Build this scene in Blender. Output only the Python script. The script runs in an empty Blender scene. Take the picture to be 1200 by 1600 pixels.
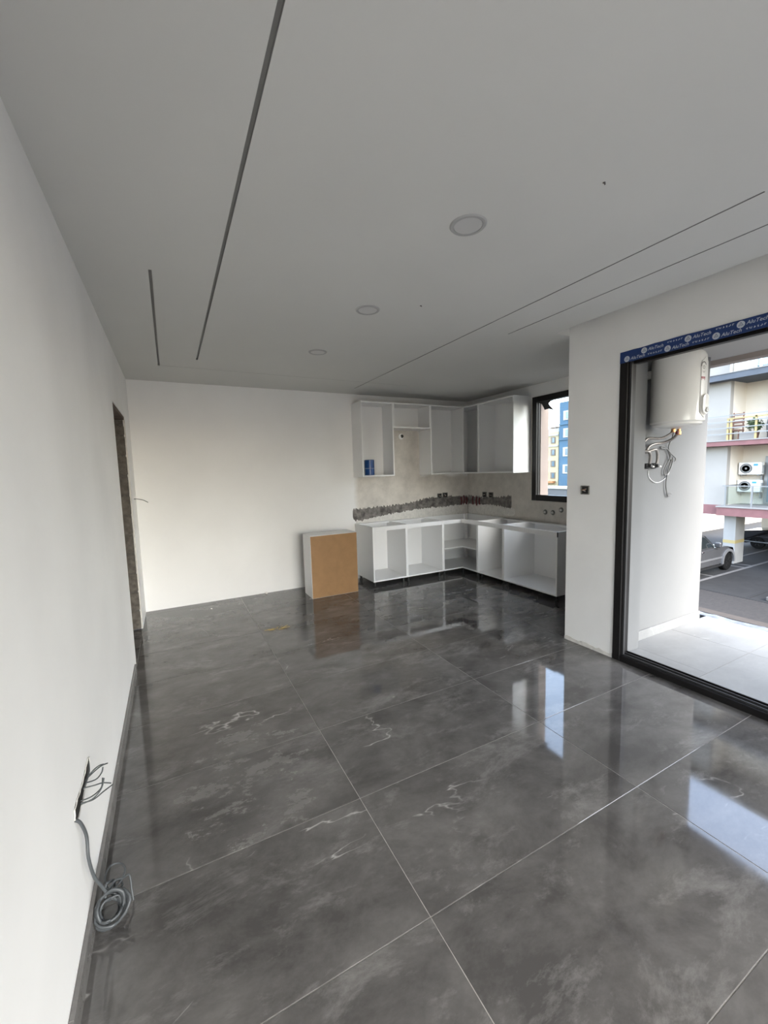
import bpy, bmesh, math, random
from mathutils import Vector, Matrix
random.seed(7)
S = bpy.context.scene
COL = S.collection

# ------------------------------------------------------------------ camera
cam_d = bpy.data.cameras.new('camera'); cam = bpy.data.objects.new('camera', cam_d); COL.objects.link(cam)
cam_d.sensor_fit = 'HORIZONTAL'; cam_d.sensor_width = 36.0; cam_d.lens = 36.0 * 639.12 / 1200.0
cam_d.clip_start = 0.03; cam_d.clip_end = 500
_r = Vector((0.8855, -0.4637, -0.0281)); _f = Vector((0.4592, 0.8828, -0.0988)).normalized()
_u = _r.cross(_f).normalized(); _r = _f.cross(_u).normalized()
M = Matrix(((_r.x, _u.x, -_f.x, 0.3488), (_r.y, _u.y, -_f.y, 0.0), (_r.z, _u.z, -_f.z, 1.5536), (0, 0, 0, 1)))
cam.matrix_world = M
S.camera = cam

# ------------------------------------------------------------------ sky, sun, exposure
wd = bpy.data.worlds.new('world'); S.world = wd; wd.use_nodes = True
nt = wd.node_tree; bg = nt.nodes['Background']
sky = nt.nodes.new('ShaderNodeTexSky'); sky.sky_type = 'NISHITA'; sky.sun_disc = False
sky.sun_elevation = math.radians(42); sky.sun_rotation = math.radians(166)
sky.air_density = 1.0; sky.dust_density = 3.0; sky.ozone_density = 1.0
hs = nt.nodes.new('ShaderNodeHueSaturation'); hs.inputs['Saturation'].default_value = .70
nt.links.new(sky.outputs[0], hs.inputs['Color']); tn_ = nt.nodes.new('ShaderNodeMixRGB'); tn_.blend_type = 'MULTIPLY'; tn_.inputs[0].default_value = 1.0; tn_.inputs[2].default_value = (.97, 1.0, 1.015, 1)
nt.links.new(hs.outputs[0], tn_.inputs[1]); nt.links.new(tn_.outputs[0], bg.inputs[0]); bg.inputs[1].default_value = 1.0
S.view_settings.view_transform = 'Standard'; S.view_settings.look = 'None'
S.view_settings.gamma = 1.0; S.view_settings.use_curve_mapping = False
S.view_settings.exposure = 1.06

# ------------------------------------------------------------------ dimensions (metres)
D, H, W, W2 = 5.41, 2.645, 3.423, 4.75          # back wall, ceiling, right wall, kitchen niche wall
YP, YJ, XS = 2.43, 1.98, 3.2466                 # pier far end, door frame outer edge, ceiling slot edge
ZD = 2.389                                      # door frame head
YR = -2.8                                       # rear wall
G = -3.2                                        # street level

# ------------------------------------------------------------------ materials
def node_mat(name):
    m = bpy.data.materials.new(name); m.use_nodes = True
    n = m.node_tree.nodes; l = m.node_tree.links
    return m, n, l, n['Principled BSDF']
def c4(c): return (c[0], c[1], c[2], 1)
def mat(name, col, rough=0.5, var=0.0, scale=6.0, bump=0.0, bscale=60.0, metal=0.0, spec=0.5, col2=None, stretch=None):
    m, n, l, b = node_mat(name)
    b.inputs['Roughness'].default_value = rough; b.inputs['Metallic'].default_value = metal
    b.inputs['Specular IOR Level'].default_value = spec
    tc = n.new('ShaderNodeNewGeometry')
    src = tc.outputs['Position']
    if stretch:
        mp = n.new('ShaderNodeMapping'); mp.inputs['Scale'].default_value = stretch
        l.new(src, mp.inputs[0]); src = mp.outputs[0]
    if var > 0 or col2:
        nz = n.new('ShaderNodeTexNoise'); nz.inputs['Scale'].default_value = scale; nz.inputs['Detail'].default_value = 6
        l.new(src, nz.inputs['Vector'])
        r = n.new('ShaderNodeValToRGB')
        c2 = col2 or tuple(max(0, x * (1 - var)) for x in col)
        c1 = col if col2 else tuple(min(1, x * (1 + var * .5)) for x in col)
        r.color_ramp.elements[0].color = c4(c2); r.color_ramp.elements[1].color = c4(c1)
        r.color_ramp.elements[0].position = .32; r.color_ramp.elements[1].position = .68
        l.new(nz.outputs['Fac'], r.inputs[0]); l.new(r.outputs[0], b.inputs['Base Color'])
    else:
        b.inputs['Base Color'].default_value = c4(col)
    if bump > 0:
        n2 = n.new('ShaderNodeTexNoise'); n2.inputs['Scale'].default_value = bscale; n2.inputs['Detail'].default_value = 5
        l.new(src, n2.inputs['Vector'])
        bp = n.new('ShaderNodeBump'); bp.inputs['Strength'].default_value = bump; bp.inputs['Distance'].default_value = .01
        l.new(n2.outputs['Fac'], bp.inputs['Height']); l.new(bp.outputs[0], b.inputs['Normal'])
    return m

def marble(name, dark, mid, light, rough, dust=True, vein=0.55):
    m, n, l, b = node_mat(name)
    g = n.new('ShaderNodeNewGeometry'); oi = n.new('ShaderNodeObjectInfo')
    vm = n.new('ShaderNodeVectorMath'); vm.operation = 'SCALE'; vm.inputs['Scale'].default_value = 1.0
    cb = n.new('ShaderNodeCombineXYZ'); mu = n.new('ShaderNodeMath'); mu.operation = 'MULTIPLY'; mu.inputs[1].default_value = 37.0
    l.new(oi.outputs['Random'], mu.inputs[0]); l.new(mu.outputs[0], cb.inputs[0]); l.new(mu.outputs[0], cb.inputs[2])
    ad = n.new('ShaderNodeVectorMath'); ad.operation = 'ADD'
    l.new(g.outputs['Position'], ad.inputs[0]); l.new(cb.outputs[0], ad.inputs[1])
    P = ad.outputs[0]
    def noise(scale, detail, dist, stretch=(1, 1, 1), rot=0.0, rg=.6):
        mp = n.new('ShaderNodeMapping'); mp.inputs['Scale'].default_value = stretch; mp.inputs['Rotation'].default_value = (0, 0, rot)
        l.new(P, mp.inputs[0])
        t = n.new('ShaderNodeTexNoise'); t.inputs['Scale'].default_value = scale; t.inputs['Detail'].default_value = detail
        t.inputs['Distortion'].default_value = dist; t.inputs['Roughness'].default_value = rg
        l.new(mp.outputs[0], t.inputs['Vector']); return t.outputs['Fac']
    def ramp(fac, a, bb, ca=(0, 0, 0, 1), cbb=(1, 1, 1, 1)):
        r = n.new('ShaderNodeValToRGB'); e = r.color_ramp.elements
        e[0].position = a; e[1].position = bb; e[0].color = ca; e[1].color = cbb; l.new(fac, r.inputs[0]); return r
    base = ramp(noise(2.2, 12, .22, (1, 1.5, 1), .55, .68), .36, .66, c4(dark), c4(mid))
    # cloudy light wisps
    w = ramp(noise(2.8, 13, .30, (.8, 1.8, 1), .75, .76), .53, .80)
    mx = n.new('ShaderNodeMixRGB'); mx.inputs[2].default_value = c4(light)
    sc = n.new('ShaderNodeMath'); sc.operation = 'MULTIPLY'; sc.inputs[1].default_value = vein
    l.new(w.outputs[0], sc.inputs[0]); l.new(sc.outputs[0], mx.inputs[0]); l.new(base.outputs[0], mx.inputs[1])
    # thin veins: narrow band of a distorted noise
    t = noise(.75, 5, .9, (1, 2.2, 1), .6, .5)
    a1 = n.new('ShaderNodeMath'); a1.operation = 'SUBTRACT'; a1.inputs[1].default_value = .5; l.new(t, a1.inputs[0])
    a2 = n.new('ShaderNodeMath'); a2.operation = 'ABSOLUTE'; l.new(a1.outputs[0], a2.inputs[0])
    vr = ramp(a2.outputs[0], .0, .0045, (1, 1, 1, 1), (0, 0, 0, 1))
    gate = ramp(noise(2.4, 4, 0), .54, .64)
    vg = n.new('ShaderNodeMath'); vg.operation = 'MULTIPLY'; l.new(vr.outputs[0], vg.inputs[0]); l.new(gate.outputs[0], vg.inputs[1])
    vg2 = n.new('ShaderNodeMath'); vg2.operation = 'MULTIPLY'; vg2.inputs[1].default_value = .6 * vein / .55; l.new(vg.outputs[0], vg2.inputs[0])
    m2 = n.new('ShaderNodeMixRGB'); m2.inputs[2].default_value = c4(tuple(x * 1.5 for x in light))
    l.new(vg2.outputs[0], m2.inputs[0]); l.new(mx.outputs[0], m2.inputs[1])
    out = m2.outputs[0]
    b.inputs['Roughness'].default_value = rough; b.inputs['Specular IOR Level'].default_value = .85 if dust else .4
    if dust:
        # a smear of dried plaster dust left on the floor by the left wall, plus thin scattered scuffs
        mp = n.new('ShaderNodeMapping'); mp.vector_type = 'POINT'; mp.inputs['Location'].default_value = (-.62, -2.12, 0)
        l.new(g.outputs['Position'], mp.inputs[0])
        ms = n.new('ShaderNodeMapping'); ms.inputs['Scale'].default_value = (1.9, 1.35, 1); l.new(mp.outputs[0], ms.inputs[0])
        ln = n.new('ShaderNodeVectorMath'); ln.operation = 'LENGTH'; l.new(ms.outputs[0], ln.inputs[0])
        near = ramp(ln.outputs['Value'], .25, 1.0, (1, 1, 1, 1), (0, 0, 0, 1))
        tn = n.new('ShaderNodeTexNoise'); tn.inputs['Scale'].default_value = 5.0; tn.inputs['Detail'].default_value = 12; tn.inputs['Roughness'].default_value = .76
        tm = n.new('ShaderNodeMapping'); tm.inputs['Scale'].default_value = (.8, 1.5, 1); tm.inputs['Rotation'].default_value = (0, 0, .5); l.new(g.outputs['Position'], tm.inputs[0]); l.new(tm.outputs[0], tn.inputs['Vector'])
        dr = ramp(tn.outputs['Fac'], .47, .62)
        dm = n.new('ShaderNodeMath'); dm.operation = 'MULTIPLY'; l.new(near.outputs[0], dm.inputs[0]); l.new(dr.outputs[0], dm.inputs[1])
        d2 = n.new('ShaderNodeMath'); d2.operation = 'MULTIPLY'; d2.inputs[1].default_value = .34; l.new(dm.outputs[0], d2.inputs[0])
        m3 = n.new('ShaderNodeMixRGB'); m3.inputs[2].default_value = (.30, .285, .265, 1)
        l.new(d2.outputs[0], m3.inputs[0]); l.new(out, m3.inputs[1]); out = m3.outputs[0]
        # roughness: polished, with faint haze and the dust dull
        rz = ramp(noise(2.2, 8, .6), .4, .75, (rough, rough, rough, 1), (rough + .05,) * 3 + (1,))
        m4 = n.new('ShaderNodeMixRGB'); m4.inputs[2].default_value = (.6, .6, .6, 1)
        l.new(dm.outputs[0], m4.inputs[0]); l.new(rz.outputs[0], m4.inputs[1]); l.new(m4.outputs[0], b.inputs['Roughness'])
    l.new(out, b.inputs['Base Color'])
    return m

def kitchen_wall(name, paint, raw, axis):
    """white paint with a bare, scratched plaster zone behind the kitchen units"""
    m, n, l, b = node_mat(name)
    g = n.new('ShaderNodeNewGeometry'); sx = n.new('ShaderNodeSeparateXYZ')
    nz = n.new('ShaderNodeTexNoise'); nz.inputs['Scale'].default_value = 3.0; nz.inputs['Detail'].default_value = 7
    l.new(g.outputs['Position'], nz.inputs['Vector'])
    s1 = n.new('ShaderNodeVectorMath'); s1.operation = 'SUBTRACT'; s1.inputs[1].default_value = (.5, .5, .5)
    l.new(nz.outputs['Color'], s1.inputs[0])
    s2 = n.new('ShaderNodeVectorMath'); s2.operation = 'SCALE'; s2.inputs['Scale'].default_value = .16; l.new(s1.outputs[0], s2.inputs[0])
    s3 = n.new('ShaderNodeVectorMath'); s3.operation = 'ADD'; l.new(g.outputs['Position'], s3.inputs[0]); l.new(s2.outputs[0], s3.inputs[1])
    l.new(s3.outputs[0], sx.inputs[0])
    def step(sock, a, bb):
        r = n.new('ShaderNodeMapRange'); r.inputs[1].default_value = a; r.inputs[2].default_value = bb; l.new(sock, r.inputs[0]); return r.outputs[0]
    def mul(a, bb):
        r = n.new('ShaderNodeMath'); r.operation = 'MULTIPLY'; l.new(a, r.inputs[0]); l.new(bb, r.inputs[1]); return r.outputs[0]
    def mx_(a, bb):
        r = n.new('ShaderNodeMath'); r.operation = 'MAXIMUM'; l.new(a, r.inputs[0]); l.new(bb, r.inputs[1]); return r.outputs[0]
    z = sx.outputs['Z']; h = sx.outputs['X' if axis == 'x' else 'Y']
    if axis == 'x':
        zone = mul(step(h, 2.70, 2.78), mul(step(z, .66, .72), step(z, 1.50, 1.44)))
        zone2 = mul(mul(step(h, 3.15, 3.2), step(h, 3.86, 3.8)), step(z, 2.6, 2.5))
        zone = mx_(zone, zone2)
    else:
        zone = mul(step(z, 2.5, 2.4), step(z, .66, .72))
    n2 = n.new('ShaderNodeTexNoise'); n2.inputs['Scale'].default_value = 4.5; n2.inputs['Detail'].default_value = 9; n2.inputs['Roughness'].default_value = .7
    l.new(g.outputs['Position'], n2.inputs['Vector'])
    rr = n.new('ShaderNodeValToRGB'); e = rr.color_ramp.elements
    e[0].position = .34; e[1].position = .62; e[0].color = c4(tuple(x * .78 for x in raw)); e[1].color = c4(raw)
    l.new(n2.outputs['Fac'], rr.inputs[0])
    n3 = n.new('ShaderNodeTexNoise'); n3.inputs['Scale'].default_value = 1.4; n3.inputs['Detail'].default_value = 4
    l.new(g.outputs['Position'], n3.inputs['Vector'])
    pr = n.new('ShaderNodeValToRGB'); e = pr.color_ramp.elements
    e[0].position = .3; e[1].position = .7; e[0].color = c4(tuple(x * .94 for x in paint)); e[1].color = c4(paint)
    l.new(n3.outputs['Fac'], pr.inputs[0])
    mx = n.new('ShaderNodeMixRGB'); l.new(zone, mx.inputs[0]); l.new(pr.outputs[0], mx.inputs[1]); l.new(rr.outputs[0], mx.inputs[2])
    l.new(mx.outputs[0], b.inputs['Base Color']); b.inputs['Roughness'].default_value = .75
    return m

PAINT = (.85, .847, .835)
MT = {}
MT['paint'] = mat('wall paint', PAINT, .7, .06, 1.3, .05, 25)
MT['kback'] = kitchen_wall('back wall paint and bare plaster', PAINT, (.66, .62, .565), 'x')
MT['kright'] = kitchen_wall('niche wall bare plaster', PAINT, (.62, .585, .53), 'y')
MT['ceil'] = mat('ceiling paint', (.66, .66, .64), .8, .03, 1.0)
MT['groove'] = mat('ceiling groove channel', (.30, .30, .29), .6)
MT['tile'] = marble('polished grey marble tile', (.064, .061, .0585), (.142, .136, .130), (.31, .30, .288), .035, vein=.72)
MT['skirt'] = marble('grey marble skirting', (.15, .144, .138), (.22, .214, .207), (.36, .35, .34), .25, dust=False)
MT['grout'] = mat('pale floor grout', (.36, .34, .32), .9, .2, 30, spec=.1)
MT['btile'] = marble('pale balcony tile', (.20, .203, .20), (.25, .253, .25), (.32, .32, .315), .45, dust=False, vein=.4)
MT['bgrout'] = mat('balcony grout', (.24, .24, .235), .85)
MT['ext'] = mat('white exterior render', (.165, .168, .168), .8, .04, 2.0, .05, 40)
MT['soffit'] = mat('balcony soffit', (.50, .49, .47), .85)
MT['beam'] = mat('balcony edge beam', (.36, .31, .28), .8)
MT['stone'] = mat('rough grey edge stone', (.15, .17, .20), .7, .45, 14, .3, 40)
MT['alu'] = mat('dark aluminium', (.010, .009, .009), .4, spec=.25)
MT['alu2'] = mat('dark aluminium rail', (.03, .03, .031), .45)
MT['film'] = mat('blue protective film', (.007, .034, .15), .35, .12, 30, .25, 45)
MT['ink'] = mat('white film print', (.50, .54, .60), .5)
MT['inkblue'] = mat('blue print', (.010, .045, .19), .4)
MT['mela'] = mat('white melamine', (.82, .82, .815), .32)
MT['edge'] = mat('white edge banding', (.86, .86, .85), .35)
MT['hdf'] = mat('brown hardboard', (.30, .165, .066), .6, .10, 10)
MT['black'] = mat('black plastic', (.012, .012, .012), .45)
MT['block'] = mat('concrete block', (.13, .115, .098), .95, .4, 22, .7, 60)
MT['mortar'] = mat('mortar', (.11, .10, .09), .95, .35, 40, .5, 80)
MT['lintel'] = mat('brown timber lintel', (.12, .085, .065), .85, .3, 12)
MT['chase'] = mat('raw grey cement', (.20, .185, .172), .95, .6, 16, .9, 45)
MT['plaster'] = mat('rough white plaster', (.68, .66, .62), .9, .12, 30, .5, 60)
MT['conduit'] = mat('red conduit', (.11, .018, .022), .6)
MT['cable'] = mat('grey cable', (.065, .072, .077), .45)
MT['wirec'] = mat('thin wires', (.06, .068, .07), .5)
MT['copper'] = mat('brass fitting', (.55, .30, .14), .3, metal=.9)
MT['steel'] = mat('braided steel hose', (.30, .28, .26), .35, .3, 200, metal=.7)
MT['trimring'] = mat('downlight trim', (.40, .40, .40), .5)
MT['diff'] = mat('downlight diffuser', (.56, .56, .555), .35)
MT['canblue'] = mat('blue tin', (.004, .055, .21), .3)
MT['canband'] = mat('pale tin seam', (.30, .36, .48), .4)
MT['enamel'] = mat('white enamel', (.78, .77, .73), .14)
MT['plas'] = mat('grey white plastic', (.62, .61, .58), .35)
MT['darkmark'] = mat('dark print', (.10, .09, .085), .5)
MT['redmark'] = mat('red print', (.28, .03, .04), .5)
MT['box'] = mat('socket box grey', (.19, .19, .17), .7, .5, 60)
MT['straw'] = mat('dry straw', (.36, .26, .08), .8)
MT['glass'] = None

def make_glass():
    m, n, l, b = node_mat('clear window glass')
    tr = n.new('ShaderNodeBsdfTransparent'); gl = n.new('ShaderNodeBsdfGlossy'); gl.inputs['Roughness'].default_value = .02
    fr = n.new('ShaderNodeFresnel'); fr.inputs[0].default_value = 1.45; mx = n.new('ShaderNodeMixShader')
    tr.inputs[0].default_value = (.94, .96, .96, 1)
    gm = n.new('ShaderNodeNewGeometry'); iv = n.new('ShaderNodeMath'); iv.operation = 'SUBTRACT'; iv.inputs[0].default_value = 1.0
    l.new(gm.outputs['Backfacing'], iv.inputs[1])
    ml = n.new('ShaderNodeMath'); ml.operation = 'MULTIPLY'; l.new(fr.outputs[0], ml.inputs[0]); l.new(iv.outputs[0], ml.inputs[1])
    l.new(ml.outputs[0], mx.inputs[0]); l.new(tr.outputs[0], mx.inputs[1]); l.new(gl.outputs[0], mx.inputs[2])
    l.new(mx.outputs[0], n['Material Output'].inputs[0]); return m
MT['glass'] = make_glass()

# ------------------------------------------------------------------ geometry helpers (all take world coordinates)
def obj(name, bm, m, parent=None, smooth=False, label=None, base=None):
    if isinstance(m, str): m = MT[m]
    me = bpy.data.meshes.new(name)
    bm.normal_update()
    o = bpy.data.objects.new(name, me)
    if parent is not None:
        off = parent.get('_org', (0, 0, 0))
    else:
        if base is None:
            xs = [v.co for v in bm.verts]
            base = ((min(v.x for v in xs) + max(v.x for v in xs)) / 2, (min(v.y for v in xs) + max(v.y for v in xs)) / 2, min(v.z for v in xs))
        off = base
    off = Vector(off)
    for v in bm.verts: v.co -= off
    bm.to_mesh(me); bm.free()
    me.materials.append(m)
    if smooth:
        for p in me.polygons: p.use_smooth = True
    COL.objects.link(o)
    o['_org'] = tuple(off)
    if parent is not None: o.parent = parent
    else: o.location = off
    if label: o['label'] = label
    return o
def empty(name, loc, label=None, cat=None, group=None, kind=None):
    o = bpy.data.objects.new(name, None); o.empty_display_size = .1
    COL.objects.link(o); o.location = loc; o['_org'] = tuple(loc)
    return tag(o, label, cat, group, kind)
def tag(o, label=None, cat=None, group=None, kind=None):
    if label: o['label'] = label
    if cat: o['category'] = cat
    if group: o['group'] = group
    if kind: o['kind'] = kind
    return o
def struct(o, label=None, cat=None):
    return tag(o, label, cat, None, 'structure')
def addbox(bm, lo, hi, bevel=0.0):
    t = bmesh.new(); bmesh.ops.create_cube(t, size=1)
    for v in t.verts: v.co = Vector([(lo[i] + hi[i]) / 2 + v.co[i] * (hi[i] - lo[i]) for i in range(3)])
    if bevel > 0: bmesh.ops.bevel(t, geom=list(t.edges), offset=bevel, segments=1, affect='EDGES', profile=.5)
    me = bpy.data.meshes.new('t'); t.to_mesh(me); t.free(); bm.from_mesh(me); bpy.data.meshes.remove(me)
    return bm
def box(name, lo, hi, m, parent=None, bevel=0.0, label=None):
    lo2 = [min(a, b) for a, b in zip(lo, hi)]; hi2 = [max(a, b) for a, b in zip(lo, hi)]
    return obj(name, addbox(bmesh.new(), lo2, hi2, bevel), m, parent, label=label)
def boxes(name, lst, m, parent=None, bevel=0.0):
    bm = bmesh.new()
    for lo, hi in lst: addbox(bm, lo, hi, bevel)
    return obj(name, bm, m, parent)
def prism(bm, pts, axis, a, b):
    """extrude a polygon given in the two other axes along axis from a to b"""
    def P(p, t):
        q = list(p); q.insert('xyz'.index(axis), t); return q
    n = len(pts)
    v0 = [bm.verts.new(P(p, a)) for p in pts]; v1 = [bm.verts.new(P(p, b)) for p in pts]
    bm.faces.new(v0); bm.faces.new(list(reversed(v1)))
    for i in range(n): bm.faces.new((v0[i], v0[(i + 1) % n], v1[(i + 1) % n], v1[i]))
    bmesh.ops.recalc_face_normals(bm, faces=bm.faces)
    return bm
def smoothpts(pts, k=6):
    P = [Vector(p) for p in pts]; out = []
    for i in range(len(P) - 1):
        p0 = P[max(i - 1, 0)]; p1 = P[i]; p2 = P[i + 1]; p3 = P[min(i + 2, len(P) - 1)]
        for j in range(k):
            t = j / k
            out.append(.5 * ((2 * p1) + (p2 - p0) * t + (2 * p0 - 5 * p1 + 4 * p2 - p3) * t * t + (3 * p1 - p0 - 3 * p2 + p3) * t ** 3))
    out.append(P[-1]); return out
def addtube(bm, pts, r, seg=8, k=6, r2=None):
    P = smoothpts(pts, k) if k > 1 else [Vector(p) for p in pts]
    rings = []; nrm = None
    for i, p in enumerate(P):
        t = (P[min(i + 1, len(P) - 1)] - P[max(i - 1, 0)])
        if t.length < 1e-9: t = Vector((0, 0, 1))
        t.normalize()
        if nrm is None:
            nrm = t.orthogonal().normalized()
        nrm = (nrm - t * nrm.dot(t))
        if nrm.length < 1e-6: nrm = t.orthogonal()
        nrm.normalize(); bn = t.cross(nrm)
        rr = r if r2 is None else r + (r2 - r) * i / (len(P) - 1)
        rings.append([bm.verts.new(p + (nrm * math.cos(2 * math.pi * j / seg) + bn * math.sin(2 * math.pi * j / seg)) * rr) for j in range(seg)])
    for a, b in zip(rings, rings[1:]):
        for j in range(seg): bm.faces.new((a[j], a[(j + 1) % seg], b[(j + 1) % seg], b[j]))
    bm.faces.new(list(reversed(rings[0]))); bm.faces.new(rings[-1])
    return bm
def tube(name, pts, r, m, parent=None, seg=8, k=6, r2=None, label=None):
    return obj(name, addtube(bmesh.new(), pts, r, seg, k, r2), m, parent, smooth=True, label=label)
def lathe(name, prof, c, m, parent=None, seg=32, axis='z', smooth=True, label=None):
    """prof: list of (radius, height) revolved about axis through c"""
    bm = bmesh.new(); rings = []
    for r, h in prof:
        ring = []
        for j in range(seg):
            a = 2 * math.pi * j / seg; p = [r * math.cos(a), r * math.sin(a)]
            q = {'z': (p[0], p[1], h), 'x': (h, p[0], p[1]), 'y': (p[1], h, p[0])}[axis]
            ring.append(bm.verts.new(Vector(c) + Vector(q)))
        rings.append(ring)
    for a, b in zip(rings, rings[1:]):
        for j in range(seg): bm.faces.new((a[j], a[(j + 1) % seg], b[(j + 1) % seg], b[j]))
    bm.faces.new(list(reversed(rings[0]))); bm.faces.new(rings[-1])
    bmesh.ops.remove_doubles(bm, verts=bm.verts, dist=1e-6)
    bmesh.ops.recalc_face_normals(bm, faces=bm.faces)
    o = obj(name, bm, m, parent, label=label)
    if smooth:
        for p in o.data.polygons: p.use_smooth = len(p.vertices) == 4
        md = o.modifiers.new('edges', 'EDGE_SPLIT'); md.split_angle = math.radians(35)
    return o
def dup(root, loc, label):
    r = root.copy(); COL.objects.link(r); r.location = loc; r['label'] = label
    for ch in list(root.children):
        c = ch.copy(); COL.objects.link(c); c.parent = r
        for g in list(ch.children):
            d = g.copy(); COL.objects.link(d); d.parent = c
    return r

# ================================================================== THE ROOM
# ---- floor: grout bed and one object for each tile
floor = struct(boxes('floor', [((0, YR, -.15), (W, 5.41, -.0015)), ((W, YP, -.15), (W2, 5.41, -.0015)), ((W, -2.5, -.15), (W + .352, YJ, -.012)),
                               ((-.2, 3.84, -.15), (0, 4.82, -.004)), ((-1.6, 3.0, -.15), (-.2, 5.41, -.004))], 'grout'),
               'polished grey marble tile floor of the empty room')
def tile_mesh(lo, hi, m, parent, name='tile', top=0.0, th=.012):
    bm = bmesh.new(); x0, y0 = lo; x1, y1 = hi; c = .0007
    v = [bm.verts.new(p) for p in ((x0, y0, top - th), (x1, y0, top - th), (x1, y1, top - th), (x0, y1, top - th),
                                   (x0, y0, top - c), (x1, y0, top - c), (x1, y1, top - c), (x0, y1, top - c),
                                   (x0 + c, y0 + c, top), (x1 - c, y0 + c, top), (x1 - c, y1 - c, top), (x0 + c, y1 - c, top))]
    for a in (0, 4):
        for i in range(4): bm.faces.new((v[a + i], v[a + (i + 1) % 4], v[a + 4 + (i + 1) % 4], v[a + 4 + i]))
    bm.faces.new(v[8:12])
    return obj(name, bm, m, parent)
J = .0017
def cells(lo, hi, org, step):
    k = math.floor((lo - org) / step + 1e-6); out = []
    while org + k * step < hi - 1e-4:
        a = max(lo, org + k * step); b = min(hi, org + (k + 1) * step)
        if b - a > .02: out.append((a, b))
        k += 1
    return out
for (ya, yb) in cells(YR, D, 1.08, .6):
    xmax = W if yb <= YP + .01 else W2
    for (xa, xb) in cells(0.0, xmax, 1.05, 1.2):
        if ya < YP < yb and xb > W:                      # tile notched by the pier: cut in two pieces
            if xa < W: tile_mesh((xa + J, ya + J), (W - .001, yb - J), 'tile', floor)
            tile_mesh((max(xa, W) + J, YP), (xb - J, yb - J), 'tile', floor)
            continue
        tile_mesh((xa + J, ya + J), (xb - J, yb - J), 'tile', floor)
for (ya, yb) in cells(3.84, 4.82, 1.08, .6):
    for xa, xb in ((-.2, 0), (-1.35, -.2)): tile_mesh((xa + J, ya + J), (xb - J, yb - J), 'tile', floor)

# ---- left wall with the rough door opening
wl = struct(boxes('wall_left', [((-.2, YR, 0), (0, 3.84, 2.86)), ((-.2, 4.835, 0), (0, 5.61, 2.86)), ((-.2, 3.84, 2.16), (0, 4.835, 2.86))], 'paint'),
            'white painted wall with an unfinished door opening')
boxes('door_lintel', [((-.19, 3.845, 2.13), (-.006, 4.83, 2.158))], 'lintel', wl)
z = 0.0
for i in range(11):
    h = .188 if i < 10 else .09
    dx = random.uniform(-.006, .004); dy = random.uniform(-.006, .004)
    box('concrete_block', (-.188, 4.812 + dy, z + .006), (-.014 + dx * .6, 4.845, z + h), 'block', wl, bevel=.006)
    z += .198
box('mortar_bed', (-.185, 4.822, 0), (-.018, 4.834, 2.128), 'mortar', wl)
bm = bmesh.new(); pts = []
N = 60
for i in range(N + 1): pts.append((4.815 + random.uniform(-.006, .008), 2.13 * i / N))
pts += [(4.834, 2.13), (4.834, 0)]
prism(bm, pts, 'x', -.0125, -.0003)
obj('plaster_edge', bm, 'plaster', wl)
# rear of the opening: the hall behind the wall
struct(boxes('wall_hall', [((-1.8, 3.0, 0), (-1.6, 5.61, 2.86)), ((-1.6, 2.8, 0), (-.2, 3.0, 2.86)), ((-1.6, 5.41, 0), (-.2, 5.61, 2.86))], 'paint'),
       'white walls of the hall behind the opening')
# ---- back wall
wb = struct(box('wall_back', (0, D, 0), (4.93, D + .2, 2.86), 'kback'), 'white painted back wall, bare plaster behind the kitchen')
# ---- kitchen niche wall with window opening
WY0, WY1, WZ0, WZ1 = 2.95, 4.045, 1.10, 2.485
wn = struct(boxes('wall_niche', [((W2, YP, 0), (4.93, WY0, 2.86)), ((W2, WY1, 0), (4.93, D, 2.86)), ((W2, WY0, 0), (4.93, WY1, WZ0)), ((W2, WY0, WZ1), (4.93, WY1, 2.86))], 'kright'),
            'bare plaster side wall of the kitchen around the window')
MT['reveal'] = mat('pinkish outer reveal', (.19, .155, .14), .85, .05, 4)
box('outer_reveal', (4.825, 3.965, WZ0 + .03), (4.975, 4.044, WZ1 - .002), 'reveal', wn)
# ---- right wall: pier, header, rest
struct(boxes('wall_right', [((W, YJ, 0), (3.53, YP, 2.86)), ((W, -2.5, ZD), (3.775, YJ, 2.86)), ((W, YR, 0), (3.775, -2.5, 2.86))], 'paint'),
       'white painted right wall with pier beside the terrace door')
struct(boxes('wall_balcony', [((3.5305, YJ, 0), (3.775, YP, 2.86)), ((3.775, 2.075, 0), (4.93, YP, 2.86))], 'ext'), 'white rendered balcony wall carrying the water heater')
struct(boxes('wall_sky_blocker', [((3.776, -3.5, G), (5.9, -3.2, 3.05))], 'ext'), 'unseen white wall added to block bright sky from the balcony')  # added out of view to keep the bright sky off balcony wall and floor
# ---- rear wall with its window opening
struct(boxes('wall_rear', [((-.2, YR - .2, 0), (.3, YR, 2.86)), ((3.15, YR - .2, 0), (3.775, YR, 2.86)), ((.3, YR - .2, 2.45), (3.15, YR, 2.86)), ((.3, YR - .2, -.15), (3.15, YR, 0))], 'paint'),
       'white painted wall behind the camera')
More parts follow.
